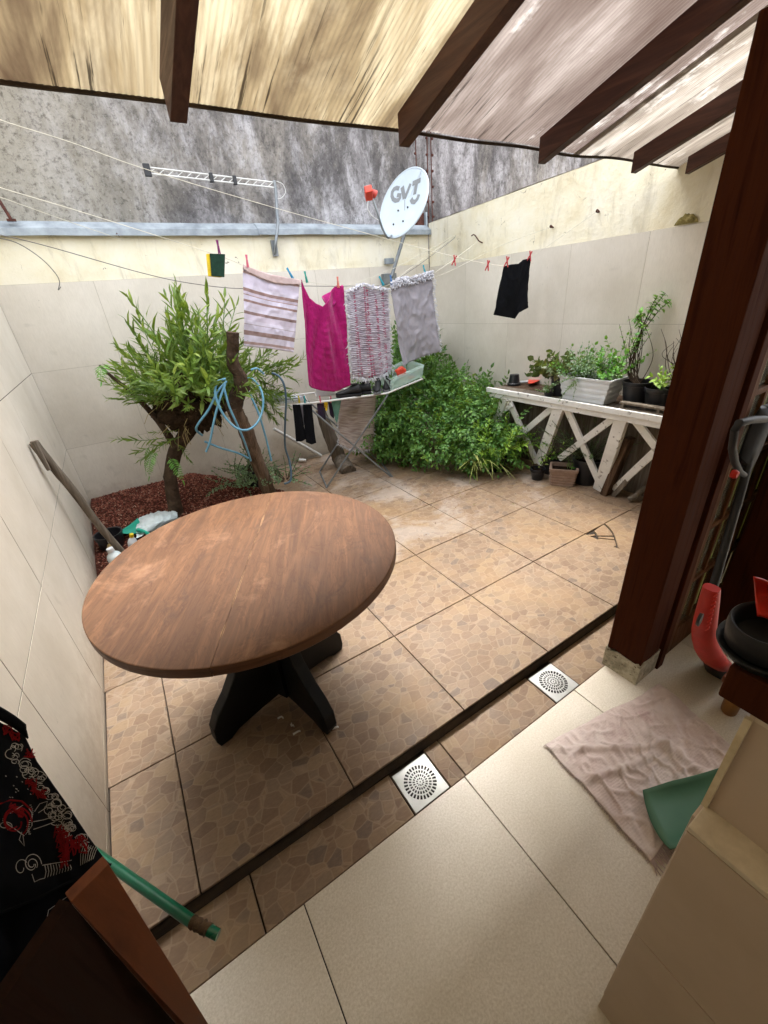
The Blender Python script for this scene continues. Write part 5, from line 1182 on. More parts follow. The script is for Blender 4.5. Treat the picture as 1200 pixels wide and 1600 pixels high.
# upturned black pot
c = onx(803, 600, 3.36); c.z = sz; t = thing('upturned_black_pot', c, 'upturned black plant pot at the left end of the white stand', 'pot'); mb = MB(); mb.lathe([(.052, .0), (.060, .001), (.062, .018), (.056, .022), (.052, .024), (.040, .095), (.0001, .097)], c, 26); obj('pot', mb, M['black_plastic'], t, smooth=True, angle=40)
mb = MB(); mb.lathe([(.045, -.0), (.052, .004), (.055, .022), (.040, .024)], c+V(.0, -.005, -.0), 24)
# trowel
a, b, c_ = onz(801, 598, sz+.02), onz(826, 596, sz+.02), onz(850, 590, sz+.03)
t = thing('orange_trowel', b, 'orange bladed hand trowel with pale handle on the stand', 'trowel'); mb = MB(); mb.tube([a, a.lerp(b, .5), b], [.013, .011, .008], 10); obj('handle', mb, M['white_plastic'], t, smooth=True)
def tro(u, v): p = onz(825+24*u, 595+(v-.5)*13*(math.sin(PI*min(1, .30+u*.72)))*1.1-3*u, sz+.02); return p+V(0, 0, .02*abs(v-.5)+.006*math.sin(u*PI))
mb = MB(); mb.grid(tro, 12, 8); obj('blade', mb, M['orange'], t, smooth=True, angle=180, solid=.002)
# black square-ish pot with big round leaves
c = onx(868, 612, 3.22); c.z = sz; c = V(3.27, c.y, sz); t = potted('kalanchoe_pot', c, .075, .17, 'tall black pot of olive scalloped leaves at the left of the white trough', 'potted plant', n=20, taper=.9)
bushy(t, c+V(0,0,.15), 12, 1.2, 1.2, .6, .20, .075, .058, 9, [M['olive'], M['stem']], 16, .45, r=.006, ang=1.1, droop=.1); bushy(t, c+V(0,.03,.15), 8, .1, .1, .1, .26, .070, .054, 9, [M['olive'], M['stem']], 17, .3, fixdir=(0, 1, .25), r=.006, ang=1.1, droop=.1)
c2 = onx(853, 604, 3.12); c2.z = sz; t = potted('tiny_succulent', V(3.15, c2.y-.01, sz), .03, .04, 'tiny grey green seedling in a low black tray in front of the tall pot', 'potted plant'); bushy(t, V(3.15, c2.y-.01, sz+.035), 9, 1, 1, .8, .08, .022, .012, 8, [M['sage'], M['greenstem']], 18, .4)
# white ribbed trough
pA, pB = onx(869, 617, 3.14), onx(948, 625, 3.14); yA, yB = pA.y, pB.y; xw0, xw1 = 3.15, 3.35; hgt = .165
t = thing('white_trough', (3.22, (yA+yB)/2, sz), 'long white ribbed plastic trough full of herbs on the stand', 'planter'); mb = MB(); zs_ = []
for q in range(17): f = q/16; zs_.append((hgt*f, .80+.18*f+(.022 if q % 4 in (0, 1) else 0)))
zs_ += [(hgt, 1.04), (hgt+.014, 1.05), (hgt+.014, .95), (hgt-.02, .93)]
cyy, hy, cx_, hx = (yA+yB)/2, abs(yA-yB)/2, (xw0+xw1)/2, (xw1-xw0)/2
for z, s_ in zs_:
    for x, y in ((-1,-1),(1,-1),(1,1),(-1,1)): mb.v.append(V(cx_+x*hx*s_, cyy+y*hy*(s_), sz+z))
for q in range(len(zs_)-1):
    for k in range(4): mb.face((q*4+k, q*4+(k+1) % 4, (q+1)*4+(k+1) % 4, (q+1)*4+k))
mb.face((3,2,1,0)); mb.face([(len(zs_)-1)*4+k for k in range(4)], 1); obj('body', mb, [M['white_plastic'], M['soil']], t, bevel=.003)
for k, (f, mt, n_, L_, ll, lw, sd_) in enumerate(((.08, 'basil', 12, .26, .040, .026, 21), (.30, 'sage', 26, .24, .032, .014, 22), (.38, 'sage', 16, .20, .030, .013, 27), (.62, 'sage', 18, .20, .030, .014, 23), (.80, 'basil', 16, .20, .042, .030, 24), (.93, 'basil', 5, .34, .040, .028, 25))):
    bushy(t, V(3.25, yA+(yB-yA)*f, sz+hgt-.01), n_, .9, .9, .8, L_, ll, lw, 13, [M[mt], M['greenstem']], sd_, .7 if f < .9 else 1.4, r=.004)
bushy(t, V(3.17, yA+(yB-yA)*.34, sz+hgt+.01), 9, .5, .5, .1, .20, .028, .013, 13, [M['sage'], M['greenstem']], 26, -.4, fixdir=(-.55, 0, -.3), r=.003)
# tall leggy plant in black pot
cA = onx(980, 640, 3.22); c = V(3.29, onx(984, 620, 3.22).y, sz); t = potted('tall_leggy_plant', c, .095, .17, 'black pot with a tall bare stemmed plant whose leafy tip leans on the wall', 'potted plant')
rr = random.Random(51); mb = MB()
def shoot(pts, r, leaves=0, ll=.04, lw=.025, mb=mb, start=.3, m=0):
    P = smooth_path(pts, 6); n = len(P); mb.tube(P, [r*(1-.7*k/n) for k in range(n)], 5, 1)
    for q in range(leaves):
        t_ = start+(1-start)*q/max(1, leaves-1); k = min(n-2, int(t_*(n-1))); ax = (P[k+1]-P[k]).normalized(); o1 = ax.orthogonal().normalized(); o1.rotate(Matrix.Rotation(q*2.3+rr.gauss(0,.3), 3, ax)); s_ = rr.uniform(.6, 1.2); mb.leaf(P[k], ax*.4+o1+V(0,0,-.1), V(0,0,1), ll*s_, lw*s_, .35, m)
b0 = c+V(0,0,.15)
tips = [(1040, 458, 3.46), (1048, 470, 3.47), (1028, 462, 3.44), (1020, 480, 3.42), (1000, 490, 3.40), (992, 500, 3.40)]
for k, (x, y, X) in enumerate(tips):
    tp = onx(x, y, X); mid = onx(992+k*2, 540-k*3, 3.36); shoot([b0+V(rr.gauss(0,.01), rr.gauss(0,.01), 0), onx(986+rr.uniform(-6,6), 580, 3.30), mid, tp.lerp(mid, .4)+V(0,0,.04), tp], .005, 26, .042, .026, start=.45)
for k in range(12):
    tp = onx(990+rr.uniform(-26, 30), 500+rr.uniform(-15, 40), 3.36+rr.uniform(-.08,.08)); mid = b0.lerp(tp, .5)+V(0, rr.gauss(0,.03), rr.gauss(0,.02)); shoot([b0+V(rr.gauss(0,.015), rr.gauss(0,.015), 0), mid, tp], .0035, 5, .026, .016, start=.75)
obj('stems_and_leaves', mb, [M['basil'], M['stem']], t, fix=False)
c = V(3.27, onx(1022, 625, 3.22).y, sz); t = potted('small_leaf_pot', c, .09, .15, 'ribbed black pot with small yellow green leaves, second pot from the right on the stand', 'potted plant'); bushy(t, c+V(0,0,.13), 8, .9, .9, .8, .17, .048, .026, 7, [M['lime'], M['greenstem']], 32, .8, r=.004)
c = V(3.30, onx(1050, 625, 3.24).y, sz); t = potted('twisted_twig_pot', c, .085, .15, 'black pot with bare twisted twigs, half hidden by the timber post', 'potted plant'); mb = MB()
for k in range(9):
    tp = onx(1045+rr.uniform(-18, 20), 520+rr.uniform(-8, 30), 3.36); b0 = c+V(0,0,.13); shoot([b0, b0.lerp(tp, .35)+V(0,rr.gauss(0,.03),0), b0.lerp(tp, .7)+V(0,rr.gauss(0,.04),0), tp], .0035, 0, mb=mb)
obj('twigs', mb, M['stem'], t, fix=False)
mb = MB(); a, b = onz(967, 630, sz+.05), onz(1045, 640, sz+.05); a.x = b.x = 3.135; mb.box(((a.x), (a.y+b.y)/2, sz+.052), (.05, abs(a.y-b.y), .014)); mb.box((a.x, a.y-.02, sz+.029), (.04, .02, .033)); mb.box((a.x, b.y+.05, sz+.029), (.04, .02, .033)); mb.box((a.x-.0, (a.y+b.y)/2-.02, sz+.019), (.05, abs(a.y-b.y)*.9, .008))
o = obj('weathered_rail', mb, M['weathered'], base=(a.x, (a.y+b.y)/2, sz), bevel=.002); tag(o, 'low weathered wooden rail lying in front of the black pots on the stand', 'rail')

# ---- things by the left wall in the bed
a, b = onx(47, 694, -.225), onz(186, 864, .16)
b = V(-.07, 2.16, .12); a = V(-.225, 2.03, .975)
mb = knotty([tuple(b), tuple(b.lerp(a, .5)), tuple(a)], [.021, .022, .024], 12, 12, 12, .09); mb.tube([a+V(.010, -.016, -.16), a+V(.006, -.016, -.08), a+V(.004, -.016, .01)], [.010, .014, .016], 8)
o = obj('wooden_pole', mb, M['weathered'], base=b, smooth=True); tag(o, 'grey weathered split ended pole leaning against the left wall', 'pole')
c = onz(158, 850, .02); c = V(-.135, 2.42, .03); t = thing('black_bucket', c, 'black bucket standing by the left wall behind the bottles', 'bucket'); mb = MB(); mb.lathe([(.07, 0), (.075, .005), (.092, .15), (.098, .152), (.098, .16), (.088, .158), (.072, .02), (.0001, .018)], c, 28, sx=.95); obj('shell', mb, M['black_plastic'], t, smooth=True, angle=50)
def bottle(c, r, h, name, lab, mat, capm, tilt=(0,0,0), cat='bottle'):
    t = thing(name, c, lab, cat); M3 = Euler(tilt).to_matrix(); mb = MB(); mb.lathe([(r*.85, 0), (r, .01), (r, h*.62), (r*.8, h*.74), (r*.34, h*.84), (r*.32, h*.90)], c, 20, M=M3); obj('body', mb, mat, t, smooth=True, angle=50)
    mb = MB(); mb.lathe([(r*.45, h*.86), (r*.47, h*.87), (r*.44, h), (.0001, h+.001)], c, 18, M=M3); obj('cap', mb, capm, t, smooth=True, angle=50); return t
bottle(V(-.115, 2.22, .06), .035, .17, 'cleaner_bottle', 'bottle with brown label and white cap by the left wall', simple('brown_label', '8a7448', 'a89468', 14, .5, .1), M['white_plastic'])
bottle(V(-.02, 2.24, .05), .030, .17, 'yellow_cap_bottle', 'bottle with a bright yellow cap behind the leaning pole', M['white_plastic'], M['yellow'], (.1, .2, 0))
t = bottle(V(-.10, 2.07, .05), .045, .18, 'bagged_bottle', 'white capped bottle wrapped in a clear bag beside the table edge', M['bagwhite'], M['white_plastic'], (0, -.1, 0))
mb = MB(); cb = V(.0, 2.07, .06); mb.grid(lambda u, v: (lambda d: cb+d*(.055+.03*noise.noise(d*3)))(V(math.cos(u*2*PI)*math.sin(v*PI)*1.3, math.sin(u*2*PI)*math.sin(v*PI), math.cos(v*PI)*.6)), 26, 16); o = obj('crumpled_bag', mb, M['bagwhite'], base=cb, smooth=True, angle=180); tag(o, 'small crumpled clear plastic bag on the gravel near the bottles', 'bag')
# teal dustpan
c = V(.02, 2.40, .10); t = thing('teal_dustpan', c, 'turquoise dustpan lying on the mulch by the white bag', 'dustpan')
a, b, d_ = onz(187, 830, .13), onz(225, 838, .12), onz(214, 818, .15)
mb = MB(); mb.grid(lambda u, v: onz(184+36*u+12*v*u, 831-10*u*(1-v)+10*v*u+2*v, .13)+V(0,0,.035*u*u+.03*(abs(v-.5)*2)**4*u), 14, 12); obj('pan', mb, M['teal'], t, smooth=True, angle=180, solid=.003)
mb = MB(); mb.tube([onz(216, 828, .17), onz(224, 830, .18), onz(240, 838, .17)], [.016, .012, .012], 10); obj('handle', mb, M['teal'], t, smooth=True)
# white bag draped over coiled hose / tyre
t = thing('grey_hose_coil', V(.30, 2.38, .10), 'coil of thick grey hose half covered by a white bag, behind the table', 'hose coil'); cc = onz(272, 838, .12)
for k in range(4):
    mb = MB(); r_ = .17-.018*k; mb.tube([cc+V(.03,.0,0)+V(math.cos(a)*r_, math.sin(a)*r_, .02*k+.012) for a in [2*PI*q/40 for q in range(41)]], .011, 10, cap=False); obj('coil_turn', mb, simple('grey_hose_%d' % k, '5a5e5c', '46494a', 20, .5, .1), t, smooth=True)
def bag(u, v):
    x = 213+64*u; y = 801+38*(1-u)*v*1.05+3*v*u+10*(1-u)**2*(1-v)-4*math.sin(u*PI)*(1-v)+18*u*v*.4
    return onz(x, y, .16+.05*math.sin(u*PI)*math.sin(v*PI))+V(0,0,.02*noise.noise(V(u*6, v*5, 1))+.008*noise.noise(V(u*18, v*13, 4)))
mb = MB(); mb.grid(bag, 40, 30); o = obj('white_plastic_bag', mb, M['bagwhite'], base=onz(240, 815, .15), smooth=True, angle=180, solid=.0015); tag(o, 'white plastic bag draped over a coiled hose on the mulch', 'bag')
# ================================================================== LINES, LAUNDRY, RACK, DISH
def onplane(x, y, P0, n): d = ray(x, y); return CC+d*((Vector(P0)-CC).dot(n)/d.dot(n))
# ---- cloth helper: top and bottom edges given as sight lines met with a vertical plane Y
def cloth(name, top, bot, Y, mats, label, cat, group=None, amp=.012, seed=0, nu=50, nv=60, th=.003, roll=True, fold=None, wr=None, extra=None, dY=0.0, root=None):
    def el(pts, t):
        n = len(pts)-1; k = min(int(t*n), n-1); f = t*n-k; a, b = pts[k], pts[k+1]; return a[0]+(b[0]-a[0])*f, a[1]+(b[1]-a[1])*f
    def fn(u, v):
        a, b = el(top, u), el(bot, u); x, y = a[0]+(b[0]-a[0])*v, a[1]+(b[1]-a[1])*v
        p = ony(x, y, Y); n1 = noise.noise(V(u*2.6+seed, v*1.4, seed)); n2 = noise.noise(V(u*7+seed, v*5, seed+3)); n3 = noise.noise(V(u*17, v*14+seed, seed+5))
        n4 = (1-min(1, abs(noise.noise(V(u*3.4+v*1.7+seed, v*2.2-u*1.2, seed+9))+.35*noise.noise(V(u*9, v*8, seed+2)))*3.0))**2
        d = amp*(1.6*n1*(.25+v)+.35*n2+.14*n3-.38*n4)
        if wr: d += wr(u, v)
        return p+V(0, d+dY, 0)
    c0 = fn(.5, 0); t = thing(name, c0, label, cat, group); mb = MB(); mb.grid(fn, nu, nv); A, B, D = Vector(fn(0,0)), Vector(fn(1,0)), Vector(fn(0,1))
    uvs = {}
    k = 0
    uvl = [(i/nu, j/nv) for j in range(nv+1) for i in range(nu+1)]
    idx = {id(v): uvl[i] for i, v in enumerate(mb.v)}
    obj('cloth', mb, mats, t, smooth=True, angle=180, solid=th, uvfn=lambda p: idx[id(p)], fix=False)
    if extra: extra(t, fn)
    return t, fn
YL = 2.35
# striped tea towel with a turned over top
def st_extra(t, fn):
    mb = MB(); mb.grid(lambda u, v: Vector(fn(u, 0))+V(0, -.008-.006*v, .010-(.030+.045*u*0+.02*math.sin(u*PI))*v), 30, 5); obj('folded_edge', mb, fabric('towel_back', 'c0aca8', 'a8928c', 20, .4), t, smooth=True, angle=180, solid=.002)
cloth('striped_towel', [(379, 416), (400, 424), (425, 432), (447, 436), (468, 440)], [(382, 541), (402, 543), (422, 545), (442, 548), (460, 551)], YL, M['striped'], 'pale lilac tea towel with brown stripes, leftmost on the clothesline', 'towel', 'laundry hanging on the line', .018, 1, extra=st_extra)
def pk_wr(u, v): return -.05*math.exp(-((u-.52)/.16)**2)*(1-v)*.9+.03*math.sin(u*PI)*v +.010*math.sin(u*17+v*2)*max(0, 1-v*1.6)+.009*math.cos(abs(u-.5)*26-v*9)*math.exp(-((v-.45)/.35)**2) + .0022*math.sin((u-v)*44)*math.sin((u+v)*30)*(v > .15)
pink_top = [(471, 437), (476, 449), (483, 466), (492, 474), (501, 479), (509, 470), (517, 455), (525, 446), (536, 447)]
pink_bot = [(483, 602), (488, 606), (496, 609), (505, 611), (514, 612), (524, 613), (533, 611), (541, 606), (548, 602)]
def pk_extra(t, fn):
    mb = MB(); e = fabric('magenta_inner_fold', 'b02a76', '961c60', 16, .9, 110, bd=.006)
    def fb(u, v): p = ony(503+33*u, 463-18*u+(2+22*math.sin(PI*u))*v, YL+.04-.03*v); return p+V(0,.01*math.sin(u*9),0)
    mb.grid(fb, 24, 10); obj('inner_fold', mb, e, t, smooth=True, angle=180, solid=.003)
cloth('pink_towel', pink_top, pink_bot, YL, M['pink'], 'bright magenta textured towel sagging between two pegs', 'towel', 'laundry hanging on the line', .012, 4, 64, 70, .006, wr=pk_wr, extra=pk_extra)
rr = random.Random(61)
def shaggy(t, pts, mat, n_each=6, L=.03, r=.0035, dirs=None, name='fringe', seed=1, depth=.01):
    q = random.Random(seed); mb = MB()
    for p in pts:
        for k in range(n_each):
            d = Vector(dirs) if dirs else V(0,0,-1); d = (d+V(q.gauss(0,.5), q.gauss(0,.5), q.gauss(0,.4))).normalized()*L*q.uniform(.5, 1.3); s = Vector(p)+V(q.gauss(0,.004), q.gauss(0,depth), q.gauss(0,.004))
            e = s+d; mb.tube([s, s+d*.6+V(0, q.gauss(0,.004), .003), e+V(q.gauss(0,.006), 0, -.004)], [r, r*.9, r*.6], 4)
    o = obj(name, mb, mat, t, smooth=True); tag(o, kind='stuff'); return o
def rug_extra(t, fn):
    shaggy(t, [fn(0, v/60) for v in range(61)], M['shag'], 3, .026, .0032, (-1,0,-.5), seed=2); shaggy(t, [fn(1, v/60) for v in range(61)], M['shag'], 2, .018, .003, (1,0,-.5), seed=3)
    shaggy(t, [fn(u/40, 1) for u in range(41)], M['shag'], 3, .034, .003, (0,0,-1), seed=4); shaggy(t, [Vector(fn(u/40, 0))+V(0,-.006,.012) for u in range(41)], M['shag'], 4, .022, .004, (0,-.7,-.2), seed=5)
    mb = MB(); q = random.Random(8)      # ridges of the weave
    for k in range(46):
        v = .03+.94*k/45; pts = [Vector(fn(u/16, min(.99, max(0, v+.006*noise.noise(V(u*.8, k, 0))))))+V(0, -.005-.003*q.random(), 0) for u in range(17)]; mb.tube(pts, [.0035+.0016*q.random() for _ in pts], 5)
    o = obj('weave_ridges', mb, M['rug'], t, smooth=True, uvfn=lambda p: (max(0,min(1,(p.x-A0.x)/(B0.x-A0.x))), max(0, min(1, (A0.z-p.z)/(A0.z-D0.z))))); tag(o, kind='stuff')
A0, B0, D0 = ony(541, 458, YL), ony(607, 455, YL), ony(549, 590, YL)
cloth('rag_rug', [(541, 458), (565, 447), (585, 452), (605, 455)], [(550, 588), (572, 591), (594, 587), (613, 577)], YL, M['rug'], 'shaggy white rag rug with faded pink dashes hanging on the line', 'rug', 'laundry hanging on the line', .012, 7, extra=rug_extra)
def gt_extra(t, fn):
    shaggy(t, [Vector(fn(u/44, v))+V(0,-.008,.010) for u in range(45) for v in (0, .035, .07)], M['shag'], 3, .016, .004, (0,-.7,-.3), name='fluffy_hem', seed=6); shaggy(t, [fn(1, v/60) for v in range(61)], M['shag'], 3, .018, .003, (1,0,-.2), name='fluffy_side', seed=7); shaggy(t, [fn(u/40, 1) for u in range(20, 41)], M['shag'], 1, .010, .002, (0,0,-1), name='loose_threads', seed=9)
cloth('grey_towel', [(609, 444), (626, 436), (640, 436), (658, 431), (674, 426)], [(628, 572), (640, 567), (655, 560), (670, 554), (684, 548)], YL, M['greytowel'], 'grey towel with a fluffy white hem, rightmost of the four on the front line', 'towel', 'laundry hanging on the line', .030, 11, extra=gt_extra)
# black shorts on the line by the right wall
SY = 1.78
cloth('black_shorts', [(787, 416), (799, 413), (810, 412), (817, 406), (829, 403)], [(771, 492), (788, 495), (806, 498), (810, 488), (822, 481)], SY, M['blackcloth'], 'pair of black shorts hanging from red pegs in front of the right wall', 'shorts', None, .012, 13, 40, 40, .003)
# ---- pegs
def peg(x, y, Y, col, label, tilt=0, open_=.05, ln=.074, grp='clothes pegs on the lines'):
    c = ony(x, y, Y-.012); t = thing('clothes_peg', c, label, 'clothes peg', grp); m = simple('peg_'+col.lower(), col, None, 20, .45, .08)
    Mr = Matrix.Rotation(R(tilt), 3, 'Y')
    for s in (-1, 1):
        mb = MB(); o = V(*c)+Mr @ V(0, s*.0035, 0); Mq = Mr @ Matrix.Rotation(s*open_, 3, 'X') @ Matrix.Rotation(s*open_*2, 3, 'Y')
        vs = [V(a*w/2, b*.0028, z) for z, w in ((-ln/2, .006), (0, .010), (ln/2, .0085)) for a, b in ((-1,-1),(1,-1),(1,1),(-1,1))]
        mb.add([o+Mq @ v for v in vs], [(3,2,1,0),(8,9,10,11)]+[(i*4+k, i*4+(k+1) % 4, i*4+4+(k+1) % 4, i*4+4+k) for i in (0,1) for k in range(4)]); obj('prong', mb, m, t)
    mb = MB(); mb.tube([V(*c)+Mr @ V(-.006, 0, .003), V(*c)+Mr @ V(.006, 0, .003)], .0042, 8); obj('spring', mb, M['chrome'], t, smooth=True)
P5 = YL
for a in ((386, 408, P5, 'd86a80', 'pink peg holding the left corner of the striped towel', 4), (453, 427, P5, '2a94c0', 'blue peg holding the right corner of the striped towel', -26), (478, 433, P5, '2c9c8c', 'teal peg on the left corner of the magenta towel', -6), (528, 441, P5, 'e08070', 'salmon peg on the right corner of the magenta towel', 2),
          (596, 439, P5, '1e9cae', 'teal peg leaning over the right corner of the rag rug', -28), (611, 438, P5, '4878b0', 'blue peg between the rag rug and the grey towel', -3), (663, 422, P5, '1e9cae', 'teal peg near the right corner of the grey towel', -14),
          (341, 386, 2.25, '7a1c60', 'purple peg holding the green scourer', 2)): peg(*a)
for x, y, Y, lab, o in ((710, 407, 2.0, 'first empty red peg left of the shorts, nearest the room corner', .16), (762, 415, 1.86, 'second empty red peg, just left of the black shorts', .13), (792, 409, SY, 'red peg on the left corner of the black shorts', .16), (828, 400, SY, 'red peg on the right corner of the black shorts', .16)): peg(x, y, Y, 'b8343c', lab, 14, o)
# scourer sponge
sc = thing('scouring_sponge', ony(338, 412, 2.25), 'green scouring pad with yellow side pegged to the line at left', 'sponge')
q = [ony(328, 396, 2.24), ony(352, 397, 2.24), ony(351, 433, 2.24), ony(331, 431, 2.24)]
def slab(q, off, th): mb = MB(); mb.add([Vector(p)+V(*off) for p in q]+[Vector(p)+V(*off)+V(-.2*th,th,0) for p in q], [(0,1,2,3),(7,6,5,4),(0,4,5,1),(1,5,6,2),(2,6,7,3),(3,7,4,0)]); return mb
obj('scourer', slab(q, (0,0,0), .008), M['sponge'], sc, bevel=.002); obj('foam', slab([Vector(p)+V(-.014,0,0) for p in q], (0,.009,0), .022), M['yellow'], sc, bevel=.003)
# ---- clotheslines
def wire(name, pts, r, mat, label, cat='clothesline', group='thin lines strung across the yard', n=8):
    mb = MB(); mb.tube(smooth_path(pts, n), r, 6); o = obj(name, mb, mat, base=pts[0], smooth=True); tag(o, label, cat, group); return o
W3 = .0017
wl_ = lambda l: [ony(x, y, Y) for x, y, Y in l]
hk = [onx(747, 377, XR-.03), onx(860, 355, XR-.03), onx(932, 331, XR-.03), onx(712, 368, XR-.03)]
wire('clothesline', wl_([(-60, 160, 2.7), (0, 187, 2.7), (110, 222, 2.65), (230, 265, 2.6), (420, 322, 2.5), (600, 372, 2.3), (705, 400, 2.0), (760, 412, 1.87), (789, 416, SY)])+[], W3, M['line'], 'line from the upper left past the antenna down to the black shorts')
wire('clothesline', [ony(789, 416, SY), ony(829, 402, SY+.0), hk[2]], W3, M['line'], 'line from the black shorts up to the hook nearest the roof')
wire('clothesline', wl_([(-60, 272, 2.5), (0, 293, 2.45), (140, 335, 2.38), (340, 399, 2.25), (386, 417, YL), (455, 438, YL), (478, 440, YL), (530, 448, YL), (545, 452, YL), (600, 448, YL), (640, 420, 2.45)])+[hk[3]], W3, M['line'], 'main laundry line carrying the four towels')
wire('clothesline', wl_([(-60, 290, 2.5), (0, 308, 2.5), (90, 340, 2.8), (192, 375, YB-.02)]), W3, M['line'], 'line running from the left to a nail in the back wall')
wire('grey_cable', wl_([(-60, 355, 2.4), (0, 367, 2.4), (75, 385, 2.4), (220, 426, 2.42), (300, 443, 2.42), (382, 451, 2.42), (470, 447, 2.42), (540, 447, 2.4), (612, 440, 2.4)])+[onx(700, 380, 3.2), hk[3]], .0022, M['darkline'], 'darker slack cable hanging below the other lines', 'cable')
wire('clothesline', wl_([(560, 452, YL+.01), (605, 452, YL+.01), (675, 428, YL+.01)])+[hk[0]], W3, M['line'], 'line over the grey towel ending at the bent hook on the right wall')
wire('clothesline', wl_([(545, 446, YL+.03), (620, 417, 2.55)])+[onx(710, 368, XR-.02)], W3, M['line'], 'upper pale line rising to the right wall corner')
wire('clothesline', wl_([(640, 448, 2.6), (700, 425, 2.3)])+[onx(780, 385, 3.35), hk[1]], W3*.8, M['line'], 'faint line ending at the middle hook on the right wall')
wire('loose_wire', wl_([(-20, 368, 2.4), (25, 379, 2.4), (62, 402, 2.42), (85, 425, 2.44), (93, 440, 2.44), (91, 453, 2.44), (95, 448, 2.44)]), .0022, M['darkline'], 'short loose wire end dangling in front of the cream wall at left', 'wire', None)
for p, lab, cv in ((hk[0], 'bent iron hook on the cream plaster, nearest the corner', 1), (hk[1], 'small iron hook in the middle of the cream plaster', 0), (hk[2], 'small iron hook on the plaster nearest the roof', 0)):
    mb = MB(); w = V(XR, p.y, p.z); pts = [w+V(.03,0,.0), p+V(0,0,0), p+V(-.012, -.012, .010), p+V(-.006, -.028, -.006)]
    if cv: pts = [w+V(.03,-.02,-.02), p+V(.005,-.01,0), p+V(-.01, .02, .04), p+V(0, .06, .06), p+V(0,.09,.055)]
    mb.tube(smooth_path(pts, 5), .005, 6); o = obj('iron_hook', mb, M['rust'], base=p, smooth=True); tag(o, lab, 'hook', 'hooks in the right wall')
mb = MB(); p = ony(180, 366, YB-.012); mb.tube([p, p+V(.01,-.04,0)], .004, 6); mb.tube([p+V(.005,-.02,.006), p+V(.02,-.03,-.02)], .002, 5); o = obj('wall_nail', mb, M['rust'], base=p); tag(o, 'rusty nail with a wire end in the cream band of the back wall', 'nail')
# rusty bar at the far left
mb = MB(); mb.tube([ony(-12, 296, YB-.03), ony(18, 344, YB-.03)], .010, 8); mb.box(ony(18, 344, YB-.03), (.05, .03, .012)); o = obj('rusty_bar', mb, M['rust'], base=ony(18, 344, YB-.03)); tag(o, 'short rusty bar rising from the flashing at the far left', 'bar')
# rods with barbs on the neighbour wall
for k, (x, lab, y_) in enumerate(((649, 'leftmost thin studded iron rod behind the dish', 0), (667, 'middle thin studded iron rod by the dish', 0), (673, 'rightmost thin studded iron rod by the dish', 1))):
    a, b = ony(x, 215, YB+.12), ony(x, 362, YB+.12); b.x = a.x
    t = thing('studded_rod', b, lab, 'rod', 'studded iron rods on the neighbour wall'); mb = MB(); mb.tube([V(a.x, YB+.12, 2.14), V(a.x, YB+.12, 3.4)], .006, 6); obj('rod', mb, M['rust'], t, smooth=True); mb = MB()
    for q in range(9): mb.lathe([(.0001,-.014), (.013,-.006), (.013,.006), (.0001,.014)], V(a.x+(.012 if k != 1 else -.010)*(-1 if k == 0 else 1), YB+.115, 2.25+.13*q), 8)
    o = obj('studs', mb, M['rust'], t, smooth=True); tag(o, kind='stuff')
# small rusty opening box at the corner behind the dish
mb = MB(); c = ony(655, 350, YB+.10); mb.box(c, (.10, .08, .18)); t = thing('junction_box', c, 'small rusty box on the flashing behind the dish', 'box'); obj('box', mb, M['rust'], t); mb = MB(); mb.box(ony(664, 350, YB+.06), (.02, .06, .2)); obj('grey_strip', mb, M['galv'], t)
# ---- antenna
t = thing('yagi_antenna', ony(431, 395, YB-.06), 'flat bar antenna on a bent pole in front of the grey wall', 'antenna')
YA = YB-.02; a1, a2 = ony(230, 266, YA), ony(428, 289, YA); up = V(0,0,1)
for dz in (.018, -.018): mb = MB(); mb.tube([a1+V(0,0,dz), a2+V(0,0,dz)], .0055, 8); obj('boom_rail', mb, M['whitewire'], t, smooth=True)
for k in range(15): f = (k+.5)/15; mb = MB(); c = a1.lerp(a2, f); mb.tube([c+V(-.028,0,-.018), c+V(.028,0,.018)], .0032, 6); obj('element', mb, M['whitewire'], t, smooth=True)
for f in (0.0, .47, .66): mb = MB(); mb.box(a1.lerp(a2, f), (.028 if f else .045, .03, .06 if f else .075)); obj('clamp', mb, M['black_plastic'], t, bevel=.003)
mb = MB(); mb.tube(smooth_path([ony(428, 282, YA), ony(431, 300, YA), ony(433, 335, YA), ony(434, 350, YA-.02), ony(431, 378, YA-.04), ony(430, 396, YB-.03)], 6), .013, 10); obj('mast', mb, M['greysteel'], t, smooth=True)
mb = MB(); mb.tube(smooth_path([ony(432, 283, YA-.02), ony(442, 288, YA-.03), ony(446, 300, YA-.03), ony(440, 309, YA-.02), ony(434, 310, YA-.02)], 6), .0025, 6); obj('cable', mb, M['whitewire'], t, smooth=True)
mb = MB(); mb.box(ony(429, 388, YB-.015), (.05, .02, .12)); obj('wall_bracket', mb, M['greysteel'], t)
